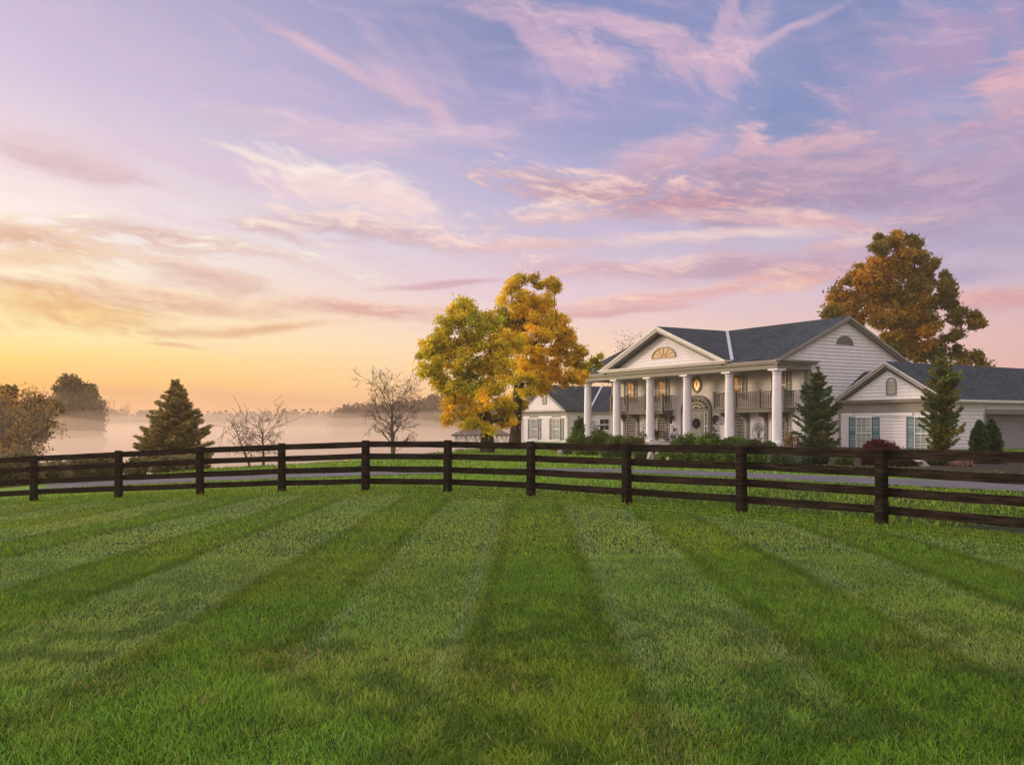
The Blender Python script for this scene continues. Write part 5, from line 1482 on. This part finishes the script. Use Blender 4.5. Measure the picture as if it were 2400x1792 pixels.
rw.box(XW1 + .0, XW1 + .05, 11.1, 22.5, 2.66, 2.95); rw.box(XW1 - .0, XW1 + .05, 10.95, 11.15, -.1, 2.658)
rw.build('right_wing_trim', M_TRIM, house)
rw = MB(); rw.box(RR - .02, RR + .12, yF, 27, REZ - .16, REZ + .0); rw.box(XW1, RR - .02, 6.6, 27, REZ - .24, REZ - .16); rw.build('gutter', M_TRIMW, house)
rw = MB(); rw.tube([(XW1 + .25, RY0 + .25, 3.4), (XW1 + .06, RY0 + .25, 3.05), (XW1 + .06, RY0 + .25, .1)], [.05] * 3, 8); rw.build('downspout', M_WHITE, house)
for cx in (2.76, 7.95):
    muntin_win(cx - .68, cx + .68, .05, 2.36, 3, 6, RY0, M_GLASSG, shut=M_SHUT_T, shw=.66)
# white hood boards between and beside the windows
for (xa, xb) in ((XW0 + .3, 1.75), (3.72, 7.05)):
    q = MB(); q.box(xa, xb, RY0 - .11, RY0 - .056, 2.50, 2.70); q.build('hood_board', M_WHITE, house)
for (xa, xb) in ((-39.4, -38.0), (-36.1, -33.5), (-31.6, -30.75)):
    q = MB(); q.box(xa, xb, GY0 - .10, GY0 - .052, 2.55, 2.75); q.build('hood_board', M_WHITE, house)
arch_vent(5.22, 4.12, 5.25, .72, RY0, 'right_gable_vent')
# recessed garage door
q = MB(); q.box(XW1 - 1.0, XW1 - .9, 11.2, 22.5, -.1, 2.62)
gd = q.build('garage_door', M_GARAGE, house)
q = MB()
for i in range(1, 5): q.box(XW1 - .90, XW1 - .885, 11.3, 22.4, i * .52 - .015, i * .52 + .01)
q.build('panel_joint', M_TRIM, gd)
q = MB(); q.box(XW1 - 1.1, XW1 - .24, 11.0, 22.6, 2.622, 2.68); q.build('garage_ceiling', M_TRIM, house)
# asphalt apron before the garage
ap = MB()
loc = [(10.2, 11.0), (10.2, 24.0), (24, 24.0), (24, 11.0)]
pts = [Mh @ Vector((a, b, 0)) for a, b in loc]
NA = 16
va, la = [], []
for i in range(NA + 1):
    for j in range(NA + 1):
        f, g2 = i / NA, j / NA
        p = pts[0].lerp(pts[1], f).lerp(pts[3].lerp(pts[2], f), g2)
        va.append((p.x, p.y, gz(p.x, p.y) + .04))
for i in range(NA):
    for j in range(NA):
        a = i * (NA + 1) + j; la += [a, a + 1, a + NA + 2, a + NA + 1]
tag(np_mesh('driveway', va, [4] * (len(la) // 4), la, M_ROAD, smooth=True), kind='structure')

# ------------------------------------------------------------------ mist over the lake and thin haze in the air
def vol(name, dens, col, emis=None, aniso=0.0):
    m_ = bpy.data.materials.new(name); m_.use_nodes = True
    q = NG(m_.node_tree); q.n.clear()
    v = q.new('ShaderNodeVolumePrincipled'); v.inputs['Color'].default_value = (*col, 1); v.inputs['Density'].default_value = dens
    v.inputs['Anisotropy'].default_value = aniso
    o = q.new('ShaderNodeOutputMaterial'); q.l.new(v.outputs[0], o.inputs['Volume'])
    return m_
def mist(name, z1, dens, y0, label, seed):
    """closed volume over the lake with a rolling, uneven top"""
    z0 = WATER_Z - 0.6
    fx = [-340, -60, -30, -22, -8, 3, 14, 200, 340]; fy = [y0 - 14, y0 - 14, y0 - 12, y0 - 2, y0 + 6, y0 + 26, y0 + 60, y0 + 90, y0 + 90]
    xs = axis([(-340, -90, 30), (-90, 60, 75), (60, 340, 20)]); NV = 60
    vs = []
    for x in xs:
        yf = np.interp(x, fx, fy) + 7 * (float(vnoise(np.array(x * .09 + seed), np.array(seed * 1.7))) - .5)
        for j in range(NV + 1):
            f = (j / NV) ** 1.7; y = yf + (262 - yf) * f
            n = float(fbm(np.array(x * .045 + seed * 3.1), np.array(y * .03 + seed), 4)) - .5
            edge_ = min(1.0, (y - yf) / 38.0, (262 - y) / 9.0)
            zt = z0 + (z1 - z0) * (0.18 + .82 * max(0, edge_) ** .8) + n * (1.2 + z1 * .55) * max(0, edge_)
            vs.append((x, y, max(z0 + .3, zt)))
    nxm, nym = len(xs), NV + 1; N = nxm * nym
    V_ = np.array(vs + [(v[0], v[1], z0) for v in vs])
    fc = []
    for i in range(nxm - 1):
        for j in range(nym - 1):
            a = i * nym + j; fc.append((a, a + nym, a + nym + 1, a + 1)); fc.append((N + a, N + a + 1, N + a + nym + 1, N + a + nym))
    for i in range(nxm - 1):
        for j in (0, nym - 1):
            a = i * nym + j; q = (a, N + a, N + a + nym, a + nym); fc.append(q if j == 0 else q[::-1])
    for j in range(nym - 1):
        for i in (0, nxm - 1):
            a = i * nym + j; q = (a, a + 1, N + a + 1, N + a); fc.append(q if i == 0 else q[::-1])
    o = np_mesh(name, V_, [4] * len(fc), np.array(fc).ravel(), vol(name, dens, (1.0, .82, .63), aniso=.45))
    tag(o, label, 'mist', kind='stuff')
for (zt_, d_, y_, lb_) in ((0.3, 0.014, 80, 'lowest dense layer of pale pink mist lying on the lake'), (1.3, 0.010, 84, 'second layer of pale pink mist just above the lake surface'), (2.4, 0.006, 89, 'third thinner layer of pink mist above the lake'), (3.8, 0.0045, 94, 'fourth faint layer of mist above the lake'), (6.5, 0.0018, 99, 'topmost faint veil of mist above the lake')):
    mist('lake_mist', zt_, d_, y_, lb_, y_ * .37)
m_ = MB(); m_.box(-482, 482, -62, 422, -9, 25)
tag(m_.build('haze', vol('haze', 0.00045, (1.0, .80, .58), aniso=.4)), 'thin warm haze in the air', 'haze', kind='stuff')
